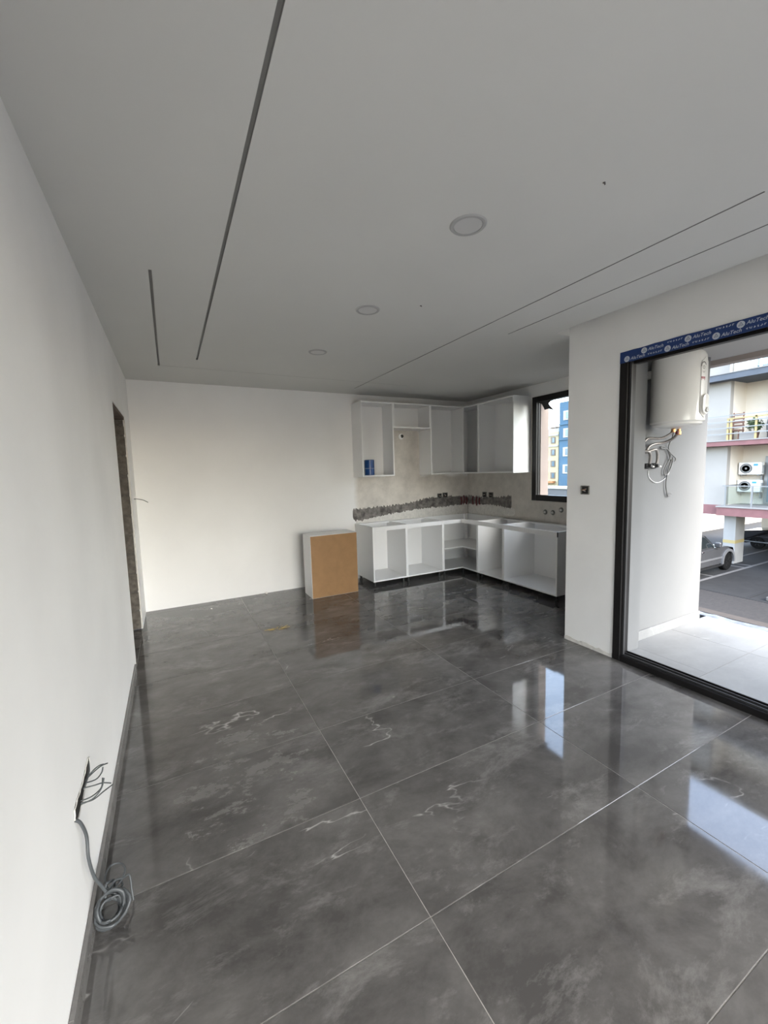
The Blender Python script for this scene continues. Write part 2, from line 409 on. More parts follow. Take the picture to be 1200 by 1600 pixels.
# ---- ceiling: board with recessed shadow grooves and a slot along the right wall
GROOVES = [(.657, .2, 4.31, .016), (.336, 2.57, 4.66, .016), (2.582, .85, 5.03, .011), (2.896, .2, 2.60, .011)]
rects = [(x - w / 2, x + w / 2, a, b) for x, a, b, w in GROOVES] + [(.336, 3.17, 4.645, 4.650)]
xs = sorted({0.0, XS, W2} | {v for r in rects for v in r[:2]}); ys = sorted({YR, YP, D} | {v for r in rects for v in r[2:]})
def inroom(x, y): return (x < XS) or (y > YP)
def ingroove(x, y): return any(r[0] < x < r[1] and r[2] < y < r[3] for r in rects)
bm = bmesh.new(); bg2 = bmesh.new(); vc = {}
def V(b, x, y, z):
    k = (id(b), round(x, 5), round(y, 5), round(z, 5))
    if k not in vc: vc[k] = b.verts.new((x, y, z))
    return vc[k]
dep = .014
cell = {}
for i in range(len(xs) - 1):
    for j in range(len(ys) - 1):
        cx, cy = (xs[i] + xs[i + 1]) / 2, (ys[j] + ys[j + 1]) / 2
        cell[i, j] = 0 if not inroom(cx, cy) else (2 if ingroove(cx, cy) else 1)
for (i, j), k in cell.items():
    x0, x1, y0, y1 = xs[i], xs[i + 1], ys[j], ys[j + 1]
    if k == 1: bm.faces.new((V(bm, x0, y1, H), V(bm, x1, y1, H), V(bm, x1, y0, H), V(bm, x0, y0, H)))
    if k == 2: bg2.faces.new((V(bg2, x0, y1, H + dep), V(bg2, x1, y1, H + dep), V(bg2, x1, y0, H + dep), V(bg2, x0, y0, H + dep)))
    for (di, dj, a, b) in ((1, 0, (x1, y0), (x1, y1)), (0, 1, (x1, y1), (x0, y1)), (-1, 0, (x0, y1), (x0, y0)), (0, -1, (x0, y0), (x1, y0))):
        k2 = cell.get((i + di, j + dj), -1)
        if k == 1 and k2 in (0, 2):
            t, bb = (bg2, H + dep) if k2 == 2 else (bm, 2.86)
            t.faces.new((V(t, a[0], a[1], H), V(t, b[0], b[1], H), V(t, b[0], b[1], bb), V(t, a[0], a[1], bb)))
bmesh.ops.recalc_face_normals(bg2, faces=bg2.faces)
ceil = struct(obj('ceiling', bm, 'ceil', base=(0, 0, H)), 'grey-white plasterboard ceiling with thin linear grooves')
ceil['_org'] = (0, 0, H)
left_ = set(bg2.faces)
while left_:                                            # one object for each groove
    isl = {left_.pop()}; todo = list(isl)
    while todo:
        f = todo.pop()
        for e in f.edges:
            for g_ in e.link_faces:
                if g_ in left_: left_.remove(g_); isl.add(g_); todo.append(g_)
    nb = bmesh.new(); mp_ = {}
    for f in isl: nb.faces.new([mp_.setdefault(v, None) or mp_.__setitem__(v, nb.verts.new(v.co)) or mp_[v] for v in f.verts])
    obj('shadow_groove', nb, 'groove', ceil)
bg2.free()
struct(boxes('roof_slab', [((-1.8, YR - .2, 2.862), (4.93, 5.61, 3.05))], 'ceil'), 'concrete slab above the ceiling')
# ---- skirtings
bl = struct(box('baseboard_left', (.0005, YR, 0), (.014, 3.70, .085), 'skirt', bevel=.002), 'grey marble skirting along the left wall')
bm = bmesh.new()
pts = [(YJ + .002, .002)] + [(YP - (YP - YJ) * (1 - i / 16) * .998, .034 + random.uniform(-.008, .010)) for i in range(17)] + [(YP, .002)]
prism(bm, pts, 'x', W - .006, W - .0005)
struct(obj('baseboard_right', bm, 'plaster'), 'rough plaster strip at the foot of the pier')

# ---- terrace door frame
dr = empty('door_1', (W, .2, 0), 'dark aluminium terrace door frame without its sashes', None, None, 'structure')
Y0, Y1 = -2.5, YJ
F0, F1 = W - .008, W + .10
box('frame_jamb', (F0, Y1 - .062, .0), (F1, Y1 - .002, ZD - .002), 'alu', dr, .003)
box('frame_jamb', (F0, Y0 + .002, .0), (F1, Y0 + .078, ZD - .002), 'alu', dr, .003)
box('jamb_track', (W + .014, Y1 - .080, .05), (W + .034, Y1 - .062, ZD - .078), 'alu2', dr, .002)
box('frame_head', (F0, Y0 + .078, ZD - .078), (F1, Y1 - .062, ZD - .002), 'alu', dr, .003)
box('head_track', (W + .03, Y0 + .08, ZD - .096), (W + .08, Y1 - .082, ZD - .078), 'alu', dr, .002)
box('frame_sill', (F0, Y0 + .078, 0), (F1, Y1 - .062, .046), 'alu', dr, .003)
box('sill_track', (W + .014, Y0 + .08, .046), (W + .022, Y1 - .082, .060), 'alu2', dr, .001)
box('sill_track', (W + .050, Y0 + .08, .046), (W + .058, Y1 - .064, .064), 'alu2', dr, .001)
box('sill_track', (W + .086, Y0 + .08, .046), (W + .094, Y1 - .064, .064), 'alu', dr, .001)
# blue protective film over the head, slightly wavy upper edge
bm = bmesh.new(); NF = 90
top = []; bot = []
for i in range(NF + 1):
    y = Y1 - .003 - (Y1 - Y0 - .006) * i / NF
    top.append((y, ZD + random.uniform(-.0025, .002))); bot.append((y, ZD - .0815 + random.uniform(-.001, .001)))
prism(bm, top + list(reversed(bot)), 'x', F0 - .0016, F0 - .0002)
film = obj('protective_film', bm, 'film', dr, label='blue printed protective film with white lettering')
def text_mesh(txt, size, shear=.25):
    cu = bpy.data.curves.new('txt', 'FONT'); cu.body = txt; cu.size = size; cu.shear = shear; cu.extrude = 0.0002; cu.resolution_u = 2
    cu.offset = size * .006
    o = bpy.data.objects.new('txt', cu); COL.objects.link(o)
    dg = bpy.context.evaluated_depsgraph_get(); dg.update()
    me = bpy.data.meshes.new_from_object(o.evaluated_get(dg))
    bpy.data.objects.remove(o); bpy.data.curves.remove(cu); me.materials.clear(); return me
XP = F0 - .0020
def printobj(name, me, y, z, m):
    o = bpy.data.objects.new(name, me); COL.objects.link(o)
    if not me.materials: me.materials.append(MT[m])
    o.parent = film
    off = Vector(film['_org'])
    o.matrix_local = Matrix.Translation(Vector((XP, y, z)) - off) @ Matrix(((0, 0, -1, 0), (-1, 0, 0, 0), (0, 1, 0, 0), (0, 0, 0, 1)))
    return o
me_t = text_mesh('AluTech', .030)
# emblem: white disc with a triangular outline left open in it
bm = bmesh.new()
def ring2d(bm, outer, inner):
    n = len(outer)
    a = [bm.verts.new((p[0], p[1], .0002)) for p in outer]; b = [bm.verts.new((p[0], p[1], .0002)) for p in inner]
    for i in range(n): bm.faces.new((a[i], a[(i + 1) % n], b[(i + 1) % n], b[i]))
def tri(r, n=24):
    out = []
    for i in range(n):
        t = i / n * 3; s = int(t); f = t - s
        p = [(r * math.cos(math.radians(90 + 120 * k)), r * math.sin(math.radians(90 + 120 * k))) for k in (s, s + 1)]
        out.append((p[0][0] * (1 - f) + p[1][0] * f, p[0][1] * (1 - f) + p[1][1] * f))
    return out
circ = [(.0205 * math.cos(math.radians(90 + 15 * i)), .0205 * math.sin(math.radians(90 + 15 * i))) for i in range(24)]
ring2d(bm, circ, tri(.0145)); ring2d(bm, tri(.0105), tri(.0035))
me_e = bpy.data.meshes.new('emblem'); bm.to_mesh(me_e); bm.free()
# the small slanted slogan line under the name
bm = bmesh.new(); rs = random.Random(3)
for i in range(6):
    x = i * .0165
    for k in range(3):
        a = rs.uniform(0, .010); b2 = rs.uniform(0, .009); w = .0030
        if k < 2: q = [(x + a, b2, 0), (x + a + .007, b2, 0), (x + a + .0077, b2 + w, 0), (x + a + .0007, b2 + w, 0)]
        else: q = [(x + a, 0, 0), (x + a + w, 0, 0), (x + a + w + .003, .011, 0), (x + a + .003, .011, 0)]
        bm.faces.new([bm.verts.new((p[0], p[1], .0002)) for p in q])
me_s = bpy.data.meshes.new('slogan'); bm.to_mesh(me_s); bm.free()
for k in range(16):
    y = 1.801 - .2795 * k
    if y - .13 > Y0:
        printobj('emblem', me_e, y, 2.360, 'ink'); printobj('lettering', me_t, y - .026, 2.352, 'ink'); printobj('slogan_line', me_s, y - .150, 2.366, 'ink')
    y = 1.924 - .2795 * k
    if y - .13 > Y0:
        printobj('emblem', me_e, y, 2.3305, 'ink'); printobj('lettering', me_t, y - .026, 2.318, 'ink'); printobj('slogan_line', me_s, y - .146, 2.322, 'ink')

# ---- kitchen window
wi = empty('window_1', (W2, 3.5, WZ0), 'dark framed kitchen window beside the wall cabinets', None, None, 'structure')
fx0, fx1 = W2 - .006, W2 + .07
box('frame_jamb', (fx0, WY1 - .075, WZ0 + .002), (fx1, WY1 - .002, WZ1 - .002), 'alu', wi, .003)
box('frame_jamb', (fx0, WY0 + .002, WZ0 + .002), (fx1, WY0 + .075, WZ1 - .002), 'alu', wi, .003)
box('frame_head', (fx0, WY0 + .075, WZ1 - .075), (fx1, WY1 - .075, WZ1 - .002), 'alu', wi, .003)
box('frame_sill', (fx0, WY0 + .075, WZ0 + .002), (fx1, WY1 - .075, WZ0 + .078), 'alu', wi, .003)
box('gasket', (W2 + .030, WY1 - .084, WZ0 + .078), (W2 + .036, WY1 - .075, WZ1 - .075), 'alu2', wi)
box('pane', (W2 + .040, WY0 + .075, WZ0 + .078), (W2 + .046, WY1 - .075, WZ1 - .075), 'glass', wi)
# torn flap of protective film drooping from the head of the window
bm = bmesh.new()
pl = [(3.955, 2.400), (3.90, 2.378), (3.868, 2.330), (3.850, 2.296), (3.79, 2.300), (3.70, 2.272), (3.775, 2.345), (3.79, 2.368), (3.755, 2.392), (3.69, 2.404), (3.60, 2.408)]
pl = [(y, min(z2, WZ1 - .076)) for y, z2 in pl] + [(3.60, WZ1 - .0755), (3.955, WZ1 - .0755)]
prism(bm, pl, 'x', W2 + .012, W2 + .014)
obj('torn_film_flap', bm, mat('grey film flap', (.035, .035, .037), .5), wi)

# ================================================================== CEILING FITTINGS
def downlight(x, y, label):
    t = empty('downlight', (x, y, H), label, 'ceiling light', 'recessed round downlights in a row')
    t['_org'] = (x, y, H)
    lathe('trim_ring', [(.064, -.0005), (.064, -.006), (.069, -.007), (.078, -.006), (.083, -.0008), (.083, -.0003)], (x, y, H), 'trimring', t, 40)
    lathe('diffuser', [(.001, -.0040), (.063, -.0040), (.0635, -.0005), (.001, -.0004)], (x, y, H), 'diff', t, 40)
downlight(1.62, 1.545, 'round recessed downlight nearest the viewer, switched off')
downlight(1.62, 2.60, 'middle round recessed downlight of the row, switched off')
downlight(1.62, 3.655, 'farthest round recessed downlight, nearest the back wall, switched off')
for (x, y, lb) in ((1.924, 1.098, 'tiny capped wire stub in the ceiling right of the nearest downlight'), (1.914, 2.39, 'tiny capped wire stub in the ceiling right of the middle downlight')):
    bm = bmesh.new()
    addtube(bm, [(x, y, H), (x + .001, y, H - .004), (x + .006, y + .003, H - .006)], .0026, 6, 3)
    addtube(bm, [(x - .002, y + .002, H), (x - .004, y + .002, H - .004), (x - .008, y, H - .005)], .0024, 6, 3)
    tag(obj('ceiling_wire', bm, 'darkmark', base=(x, y, H)), lb, 'wire', 'ceiling wire stubs')

# ================================================================== KITCHEN UNITS
T = .018
def open_unit(name, label, cat, x0, x1, y0, y1, z0, z1, face, group, top='panel', rail=True, back=True):
    """carcass open towards face ('-y' or '-x')"""
    t = empty(name, ((x0 + x1) / 2, (y0 + y1) / 2, z0), label, cat, group)
    b = .0008
    if face == '-y':
        box('side_panel', (x0, y0, z0), (x0 + T, y1, z1), 'mela', t, b); box('side_panel', (x1 - T, y0, z0), (x1, y1, z1), 'mela', t, b)
        box('bottom_panel', (x0 + T, y0, z0), (x1 - T, y1, z0 + T), 'mela', t, b)
        if back: box('back_panel', (x0 + T, y1 - .012, z0 + T), (x1 - T, y1 - .006, z1 - (T if top == 'panel' else 0)), 'mela', t)
        if top == 'panel': box('top_panel', (x0 + T, y0, z1 - T), (x1 - T, y1, z1), 'mela', t, b)
        else:
            if rail: box('front_rail', (x0 + T, y0 + .001, z1 - .058), (x1 - T, y0 + T, z1), 'mela', t, b)
            box('back_rail', (x0 + T, y1 - .10, z1 - T), (x1 - T, y1 - .013, z1), 'mela', t, b)
        e = [((x0 + .0008, y0 - .0012, z0), (x0 + T - .0008, y0 - .0001, z1)), ((x1 - T + .0008, y0 - .0012, z0), (x1 - .0008, y0 - .0001, z1)), ((x0 + T, y0 - .0012, z0), (x1 - T, y0 - .0001, z0 + T))]
        if top == 'panel': e.append(((x0 + T, y0 - .0012, z1 - T), (x1 - T, y0 - .0001, z1)))
    else:
        box('side_panel', (x0, y0, z0), (x1, y0 + T, z1), 'mela', t, b); box('side_panel', (x0, y1 - T, z0), (x1, y1, z1), 'mela', t, b)
        box('bottom_panel', (x0, y0 + T, z0), (x1, y1 - T, z0 + T), 'mela', t, b)
        if back: box('back_panel', (x1 - .012, y0 + T, z0 + T), (x1 - .006, y1 - T, z1 - (T if top == 'panel' else 0)), 'mela', t)
        if top == 'panel': box('top_panel', (x0, y0 + T, z1 - T), (x1, y1 - T, z1), 'mela', t, b)
        else:
            box('back_rail', (x1 - .10, y0 + T, z1 - T), (x1 - .013, y1 - T, z1), 'mela', t, b)
        e = [((x0 - .0012, y0 + .0008, z0), (x0 - .0001, y0 + T - .0008, z1)), ((x0 - .0012, y1 - T + .0008, z0), (x0 - .0001, y1 - .0008, z1)), ((x0 - .0012, y0 + T, z0), (x0 - .0001, y1 - T, z0 + T))]
        if top == 'panel': e.append(((x0 - .0012, y0 + T, z1 - T), (x0 - .0001, y1 - T, z1)))
    boxes('edge_banding', e, 'edge', t)
    return t
def legs(t, spots, h):
    for (x, y) in spots:
        g = lathe('leg', [(.022, .0), (.024, .006), (.016, .012), (.015, h - .012), (.026, h - .008), (.026, h - .0005)], (x, y, 0), 'black', t, 14)
UZ0, UZ1 = 1.486, 2.505; UY = D - .32; UX = W2 - .32
GU = 'open wall cabinet carcasses'
u1 = open_unit('wall_cabinet', 'white open wall cabinet holding the blue tin, leftmost on the back wall', 'cabinet', 2.688, 3.186, UY, D - .001, UZ0, UZ1, '-y', GU)
u2 = open_unit('hood_cabinet', 'short white open cabinet bridging the gap for the cooker hood', 'cabinet', 3.187, 3.806, UY, D - .001, 2.158, UZ1, '-y', GU)
u3 = open_unit('wall_cabinet', 'tall white open wall cabinet on the back wall right of the hood gap', 'cabinet', 3.807, UX - .002, UY, D - .001, UZ0, UZ1, '-y', GU)
u4 = open_unit('wall_cabinet', 'narrow dark open wall cabinet filling the inner corner of the kitchen', 'cabinet', UX, W2 - .001, 4.765, D - .002, UZ0, UZ1, '-x', GU)
u5 = open_unit('wall_cabinet', 'wide white open wall cabinet next to the kitchen window', 'cabinet', UX, W2 - .001, 4.066, 4.764, UZ0, UZ1, '-x', GU)
# small hanging bracket inside the first cabinet
box('hanging_bracket', (2.715, D - .05, UZ1 - .09), (2.765, D - .014, UZ1 - .035), 'plas', u1, .003)
BZ0, BZ1 = .074, .818; BY = D - .58; BX = W2 - .58
GB = 'open base cabinet carcasses'
b1 = open_unit('base_cabinet', 'white open base cabinet at the left end beside the hardboard-backed unit', 'cabinet', 2.680, 3.205, BY, D - .012, BZ0, BZ1, '-y', GB, 'rail')
b2 = open_unit('base_cabinet', 'white open base cabinet, second from the left on the back wall', 'cabinet', 3.206, 3.820, BY, D - .012, BZ0, BZ1, '-y', GB, 'rail')
b4 = open_unit('base_cabinet', 'narrow white open base cabinet just right of the corner shelf unit', 'cabinet', BX, W2 - .012, 3.985, 4.494, BZ0, BZ1, '-x', GB, 'rail')
b5 = open_unit('base_cabinet', 'wide white open sink base cabinet at the right end under the window', 'cabinet', BX, W2 - .012, 3.135, 3.984, BZ0, BZ1, '-x', GB, 'rail')
legs(b1, [(2.72, BY + .05), (3.165, BY + .05), (2.72, D - .08), (3.165, D - .08)], BZ0)
legs(b2, [(3.246, BY + .05), (3.78, BY + .05), (3.246, D - .08), (3.78, D - .08)], BZ0)
legs(b4, [(BX + .05, 4.025), (BX + .05, 4.455), (W2 - .08, 4.025), (W2 - .08, 4.455)], BZ0)
legs(b5, [(BX + .05, 3.175), (BX + .05, 3.945), (W2 - .08, 3.175), (W2 - .08, 3.945)], BZ0)
# L-shaped corner unit
b3 = empty('corner_base_cabinet', (4.3, 5.0, BZ0), 'white L-shaped open corner base cabinet with one inner shelf', 'cabinet', GB)
xa, ya, xe, ye = 3.821, 4.495, W2 - .012, D - .012
L = [(xa + T, BY), (BX, BY), (BX, ya + T), (xe, ya + T), (xe, ye), (xa + T, ye)]
def Lslab(name, z0, z1, m, inset=0.0):
    p = [(x + (inset if i in (1, 2) else 0), y + (inset if i in (0, 1) else 0)) for i, (x, y) in enumerate(L)]
    return obj(name, prism(bmesh.new(), p, 'z', z0, z1), m, b3)
Lslab('bottom_panel', BZ0, BZ0 + T, 'mela'); Lslab('shelf', .386, .386 + T, 'mela', .012)
box('side_panel', (xa, BY, BZ0), (xa + T, ye, BZ1), 'mela', b3, .0008); box('side_panel', (BX, ya, BZ0), (xe, ya + T, BZ1), 'mela', b3, .0008)
box('back_panel', (xa + T, ye - .012, BZ0 + T), (xe - .013, ye - .004, BZ1), 'mela', b3); box('back_panel', (xe - .012, ya + T, BZ0 + T), (xe - .004, ye - .004, BZ1), 'mela', b3)
box('corner_post', (xe - .10, ye - .06, BZ0 + T), (xe - .06, ye - .013, BZ1), 'mela', b3)
box('front_rail', (xa + T, BY + .001, BZ1 - .058), (BX - .022, BY + T, BZ1), 'mela', b3, .0008)
boxes('edge_banding', [((xa + .0008, BY - .0012, BZ0), (xa + T - .0008, BY - .0001, BZ1)), ((BX - .0012, ya + .0008, BZ0), (BX - .0001, ya + T - .0008, BZ1)),
                       ((xa + T, BY - .0012, BZ0), (BX - .0012, BY - .0001, BZ0 + T)), ((BX - .0012, ya + T, BZ0), (BX - .0001, BY - .0012, BZ0 + T)),
                       ((xa + T, BY + .0108, .386), (BX + .0108, BY + .0119, .386 + T)), ((BX + .0108, ya + T, .386), (BX + .0119, BY + .0108, .386 + T))], 'edge', b3)
legs(b3, [(3.865, BY + .05), (BX + .05, 4.535), (3.865, D - .08), (W2 - .08, 4.535), (W2 - .08, D - .08), (BX + .05, BY + .05)], BZ0)
# long rail board fixed across the fronts of the right-hand run
fb = empty('fascia_board', (BX - .011, 3.9, BZ1 - .058), 'long white front rail board across the right-hand base cabinets, dark cut end', 'board')
box('board', (BX - .020, 3.128, BZ1 - .056), (BX - .0015, BY - .002, BZ1 + .002), 'mela', fb, .0008)
box('cut_end', (BX - .0195, 3.1262, BZ1 - .0555), (BX - .002, 3.1279, BZ1 + .0015), 'black', fb)

# unmounted cabinet standing with its hardboard back towards the viewer
sc = empty('loose_cabinet', (2.13, 4.97, 0), 'loose cabinet on the floor showing its brown hardboard back', 'cabinet')
x0, x1, y0, y1, z1 = 1.822, 2.442, 4.815, 5.125, .785
box('side_panel', (x0, y0, .0), (x0 + T, y1, z1), 'mela', sc, .001); box('side_panel', (x1 - T, y0, 0), (x1, y1, z1), 'mela', sc, .001)
box('top_panel', (x0 + T, y0, z1 - T), (x1 - T, y1, z1), 'mela', sc, .001); box('bottom_panel', (x0 + T, y0, 0), (x1 - T, y1, T), 'mela', sc, .001)
box('back_panel', (x0 + .004, y0 - .004, .003), (x1 - .002, y0 - .0002, z1 - .004), 'hdf', sc, label='brown hardboard back panel')
boxes('edge_banding', [((x0, y1 + .0001, 0), (x0 + T, y1 + .0012, z1)), ((x1 - T, y1 + .0001, 0), (x1, y1 + .0012, z1)), ((x0 + T, y1 + .0001, z1 - T), (x1 - T, y1 + .0012, z1))], 'edge', sc)

# blue tin in the first wall cabinet
can = empty('tin', (2.873, D - .15, UZ0 + T), 'blue cylindrical tin with a pale seam inside the leftmost wall cabinet', 'tin')
cc = (2.873, D - .15, UZ0 + T)
lathe('body', [(.066, .0005), (.069, .004), (.069, .088), (.066, .092), (.001, .092)][:4], cc, 'canblue', can, 32)
lathe('seam', [(.0675, .092), (.070, .0935), (.070, .0985), (.0675, .100)], cc, 'canband', can, 32)
lathe('lid', [(.066, .100), (.069, .103), (.069, .212), (.064, .217), (.060, .214), (.002, .214)], cc, 'canblue', can, 32)

# ================================================================== WALL FITTINGS AND ROUGH PATCHES
def ragged(name, ctrl_top, ctrl_bot, axis, plane, depth, m, parent, amp=.014, step=.012):
    """ragged strip on a wall: ctrl lists of (h, z)"""
    def ev(c, h):
        for (a, za), (b, zb) in zip(c, c[1:]):
            if min(a, b) - 1e-6 <= h <= max(a, b) + 1e-6: return za + (zb - za) * (h - a) / (b - a)
        return c[-1][1]
    h0, h1 = ctrl_top[0][0], ctrl_top[-1][0]; n = max(6, int(abs(h1 - h0) / step)); rows = 5
    bm = bmesh.new(); grid = []
    for i in range(n + 1):
        h = h0 + (h1 - h0) * i / n
        zt = ev(ctrl_top, h) + random.uniform(-amp, amp); zb = ev(ctrl_bot, h) + random.uniform(-amp, amp)
        if i in (0, n): zt -= .03; zb += .03
        colv = []
        for k in range(rows):
            z = zb + (zt - zb) * k / (rows - 1)
            d = 0 if k in (0, rows - 1) or i in (0, n) else depth * random.uniform(.35, 1)
            p = (h, plane - d, z) if axis == 'x' else (plane - d, h, z)
            colv.append(bm.verts.new(p))
        grid.append(colv)
    for a, b in zip(grid, grid[1:]):
        for k in range(rows - 1): bm.faces.new((a[k], b[k], b[k + 1], a[k + 1]))
    return obj(name, bm, m, parent)
ragged('cement_patch', [(2.655, 1.02), (2.9, 1.03), (3.2, 1.035), (3.6, 1.06), (3.95, 1.12), (4.3, 1.13), (4.749, 1.11)],
       [(2.655, .86), (2.8, .84), (3.05, .88), (3.5, .93), (3.9, .955), (4.3, .955), (4.749, .98)], 'x', D - .0006, .008, 'chase', wb, .018)
ragged('cement_patch', [(5.409, 1.12), (5.0, 1.10), (4.7, 1.12), (4.42, 1.15)], [(5.409, .97), (5.0, .99), (4.7, .985), (4.42, .95)], 'y', W2 - .0006, .008, 'chase', wn, .018)
ragged('plaster_smear', [(2.70, .855), (3.05, .90), (3.5, .95), (4.74, .985)], [(2.70, .80), (3.05, .80), (4.0, .80), (4.74, .81)], 'x', D - .0003, .004, 'plaster', wb, .01)
ragged('plaster_smear', [(5.40, .99), (4.7, 1.0), (4.35, .96)], [(5.40, .82), (4.7, .82), (4.35, .86)], 'y', W2 - .0003, .004, 'plaster', wn, .012)
for (a, zlo, zhi) in ((4.60, .97, 1.10), (4.655, .99, 1.12), (4.71, .97, 1.09)):
    tube('conduit', [(a, D - .012, zlo), (a + .01, D - .016, (zlo + zhi) / 2), (a, D - .011, zhi)], .012, 'conduit', wb, 8, 4)
for (a, zlo, zhi) in ((5.26, .97, 1.11), (5.17, .96, 1.10), (5.10, .98, 1.09)):
    tube('conduit', [(W2 - .012, a, zlo), (W2 - .016, a + .01, (zlo + zhi) / 2), (W2 - .011, a, zhi)], .011, 'conduit', wn, 8, 4)
def socket(lo, hi, axis, label, group='empty socket boxes on the walls', wires=True):
    """an open back box: rim, dark inside, wire ends; axis is the wall normal it faces against"""
    ctr = [(a + b) / 2 for a, b in zip(lo, hi)]
    t = empty('socket_box', (ctr[0], ctr[1], lo[2]), label, 'socket box', group)
    w = .006
    if axis == 'y':
        y = lo[1]; r = [((lo[0], y, lo[2]), (lo[0] + w, hi[1], hi[2])), ((hi[0] - w, y, lo[2]), (hi[0], hi[1], hi[2])), ((lo[0] + w, y, lo[2]), (hi[0] - w, hi[1], lo[2] + w)), ((lo[0] + w, y, hi[2] - w), (hi[0] - w, hi[1], hi[2]))]
        boxes('rim', r, 'box', t); box('back_plate', (lo[0] + w, hi[1] - .002, lo[2] + w), (hi[0] - w, hi[1], hi[2] - w), 'black', t)
    else:
        x = lo[0]; r = [((x, lo[1], lo[2]), (hi[0], lo[1] + w, hi[2])), ((x, hi[1] - w, lo[2]), (hi[0], hi[1], hi[2])), ((x, lo[1] + w, lo[2]), (hi[0], hi[1] - w, lo[2] + w)), ((x, lo[1] + w, hi[2] - w), (hi[0], hi[1] - w, hi[2]))]
        boxes('rim', r, 'box', t); box('back_plate', (hi[0] - .002, lo[1] + w, lo[2] + w), (hi[0], hi[1] - w, hi[2] - w), 'black', t)
    if wires:
        for k in range(3):
            q = [random.uniform(.25, .75) for _ in range(4)]
            if axis == 'y':
                X = lambda f: lo[0] + (hi[0] - lo[0]) * f
                p = [(X(q[0]), hi[1] - .002, lo[2] + (hi[2] - lo[2]) * q[1]), (X(q[2]), lo[1] - .006, lo[2] + (hi[2] - lo[2]) * .5), (X(q[3]), lo[1] - .002, lo[2] + (hi[2] - lo[2]) * q[0])]
            else:
                Y = lambda f: lo[1] + (hi[1] - lo[1]) * f
                p = [(hi[0] - .002, Y(q[0]), lo[2] + (hi[2] - lo[2]) * q[1]), (lo[0] - .006, Y(q[2]), lo[2] + (hi[2] - lo[2]) * .5), (lo[0] - .002, Y(q[3]), lo[2] + (hi[2] - lo[2]) * q[0])]
            tube('wire_end', p, .0028, ('copper', 'cable', 'plas')[k], t, 6, 4)
    return t
d_ = .012
socket((4.135, D - d_ - .006, 1.095), (4.21, D - .0012, 1.175), 'y', 'open grey socket box in the cement strip, left of its pair')
socket((4.235, D - d_ - .006, 1.10), (4.325, D - .0012, 1.185), 'y', 'open grey socket box in the cement strip, touching its left neighbour')
socket((W2 - d_ - .006, 4.945, 1.10), (W2 - .0012, 5.03, 1.185), 'x', 'open socket box on the niche wall nearer the kitchen corner')
socket((W2 - d_ - .006, 4.80, 1.10), (W2 - .0012, 4.885, 1.185), 'x', 'open socket box on the niche wall nearer the window')
socket((W - d_, 2.212, 1.315), (W - .0008, 2.288, 1.388), 'x', 'open socket box with loose wires on the white pier')
# hood outlet: a pale pipe ring with a dark mouth
ho = empty('hood_outlet', (3.484, D, 2.03), 'small round hole with pale rim and wire in the hood gap', 'outlet')
lathe('rim', [(.001, -.0008), (.040, -.0008), (.043, -.006), (.036, -.012), (.001, -.012)], (3.484, D, 2.068), 'edge', ho, 20, 'y')
lathe('dark_mouth', [(.001, -.0125), (.026, -.0125), (.026, -.0135), (.001, -.0135)], (3.499, D, 2.072), 'black', ho, 20, 'y')
tube('wire_end', [(3.478, D - .003, 2.062), (3.47, D - .03, 2.05), (3.462, D - .035, 2.066)], .006, 'edge', ho, 6, 4)
# three capped water outlets under the window
for (y, z, lb) in ((3.81, .955, 'capped water outlet under the window nearest the kitchen corner'), (3.688, .956, 'capped water outlet under the window, middle of three'), (3.56, 1.0, 'capped water outlet under the window, highest of three')):
    t = empty('water_outlet', (W2, y, z), lb, 'outlet', 'capped outlets under the window')
    lathe('plaster_ring', [(.018, -.0006), (.034, -.0006), (.030, -.006), (.018, -.008)], (W2, y, z), 'box', t, 16, 'x')
    lathe('plug', [(.001, -.020), (.013, -.020), (.015, -.016), (.015, -.0009), (.001, -.0009)], (W2, y, z), 'plas', t, 14, 'x')

# wall niche with wires by the cable coil (left wall)
hb = empty('wall_wire_hole', (0, 1.69, .44), 'ragged slot in the left wall with a bunch of thin grey wires', 'wire outlet')
bm = bmesh.new()
hp = [(1.55, .466), (1.575, .445), (1.624, .438), (1.713, .448), (1.76, .452), (1.809, .462), (1.835, .495), (1.815, .506), (1.76, .503), (1.724, .497), (1.653, .495), (1.60, .499), (1.556, .494)]
hp = [(a + random.uniform(-.004, .004), b + random.uniform(-.003, .003)) for a, b in hp]
prism(bm, hp, 'x', .0006, .0016); obj('slot', bm, 'black', hb)
hb2 = bmesh.new()
for i in range(len(hp)):
    a = Vector((0.002, hp[i][0], hp[i][1])); b = Vector((0.002, hp[(i + 1) % len(hp)][0], hp[(i + 1) % len(hp)][1]))
    addtube(hb2, [a, (a + b) / 2 + Vector((.001, random.uniform(-.003, .003), random.uniform(-.003, .003))), b], .0022, 5, 2)
obj('broken_rim', hb2, 'plaster', hb)
for p in ([(.002, 1.74, .470), (.030, 1.74, .492), (.055, 1.73, .512), (.078, 1.705, .530)],
          [(.002, 1.73, .474), (.028, 1.735, .500), (.048, 1.73, .515), (.064, 1.715, .525)],
          [(.002, 1.735, .462), (.036, 1.725, .470), (.056, 1.715, .495), (.062, 1.712, .516)],
          [(.002, 1.64, .455), (.034, 1.66, .440), (.060, 1.70, .432), (.082, 1.745, .418)],
          [(.002, 1.645, .46), (.030, 1.665, .450), (.055, 1.69, .455), (.060, 1.70, .484)],
          [(.002, 1.64, .45), (.036, 1.655, .448), (.058, 1.675, .462), (.066, 1.69, .488)],
          [(.002, 1.70, .468), (.030, 1.705, .462), (.055, 1.72, .452), (.076, 1.745, .425)],
          [(.002, 1.70, .46), (.010, 1.715, .478), (.014, 1.75, .492), (.006, 1.80, .503)]):
    tube('thin_wire', p, .0022, 'wirec', hb, 6, 6)
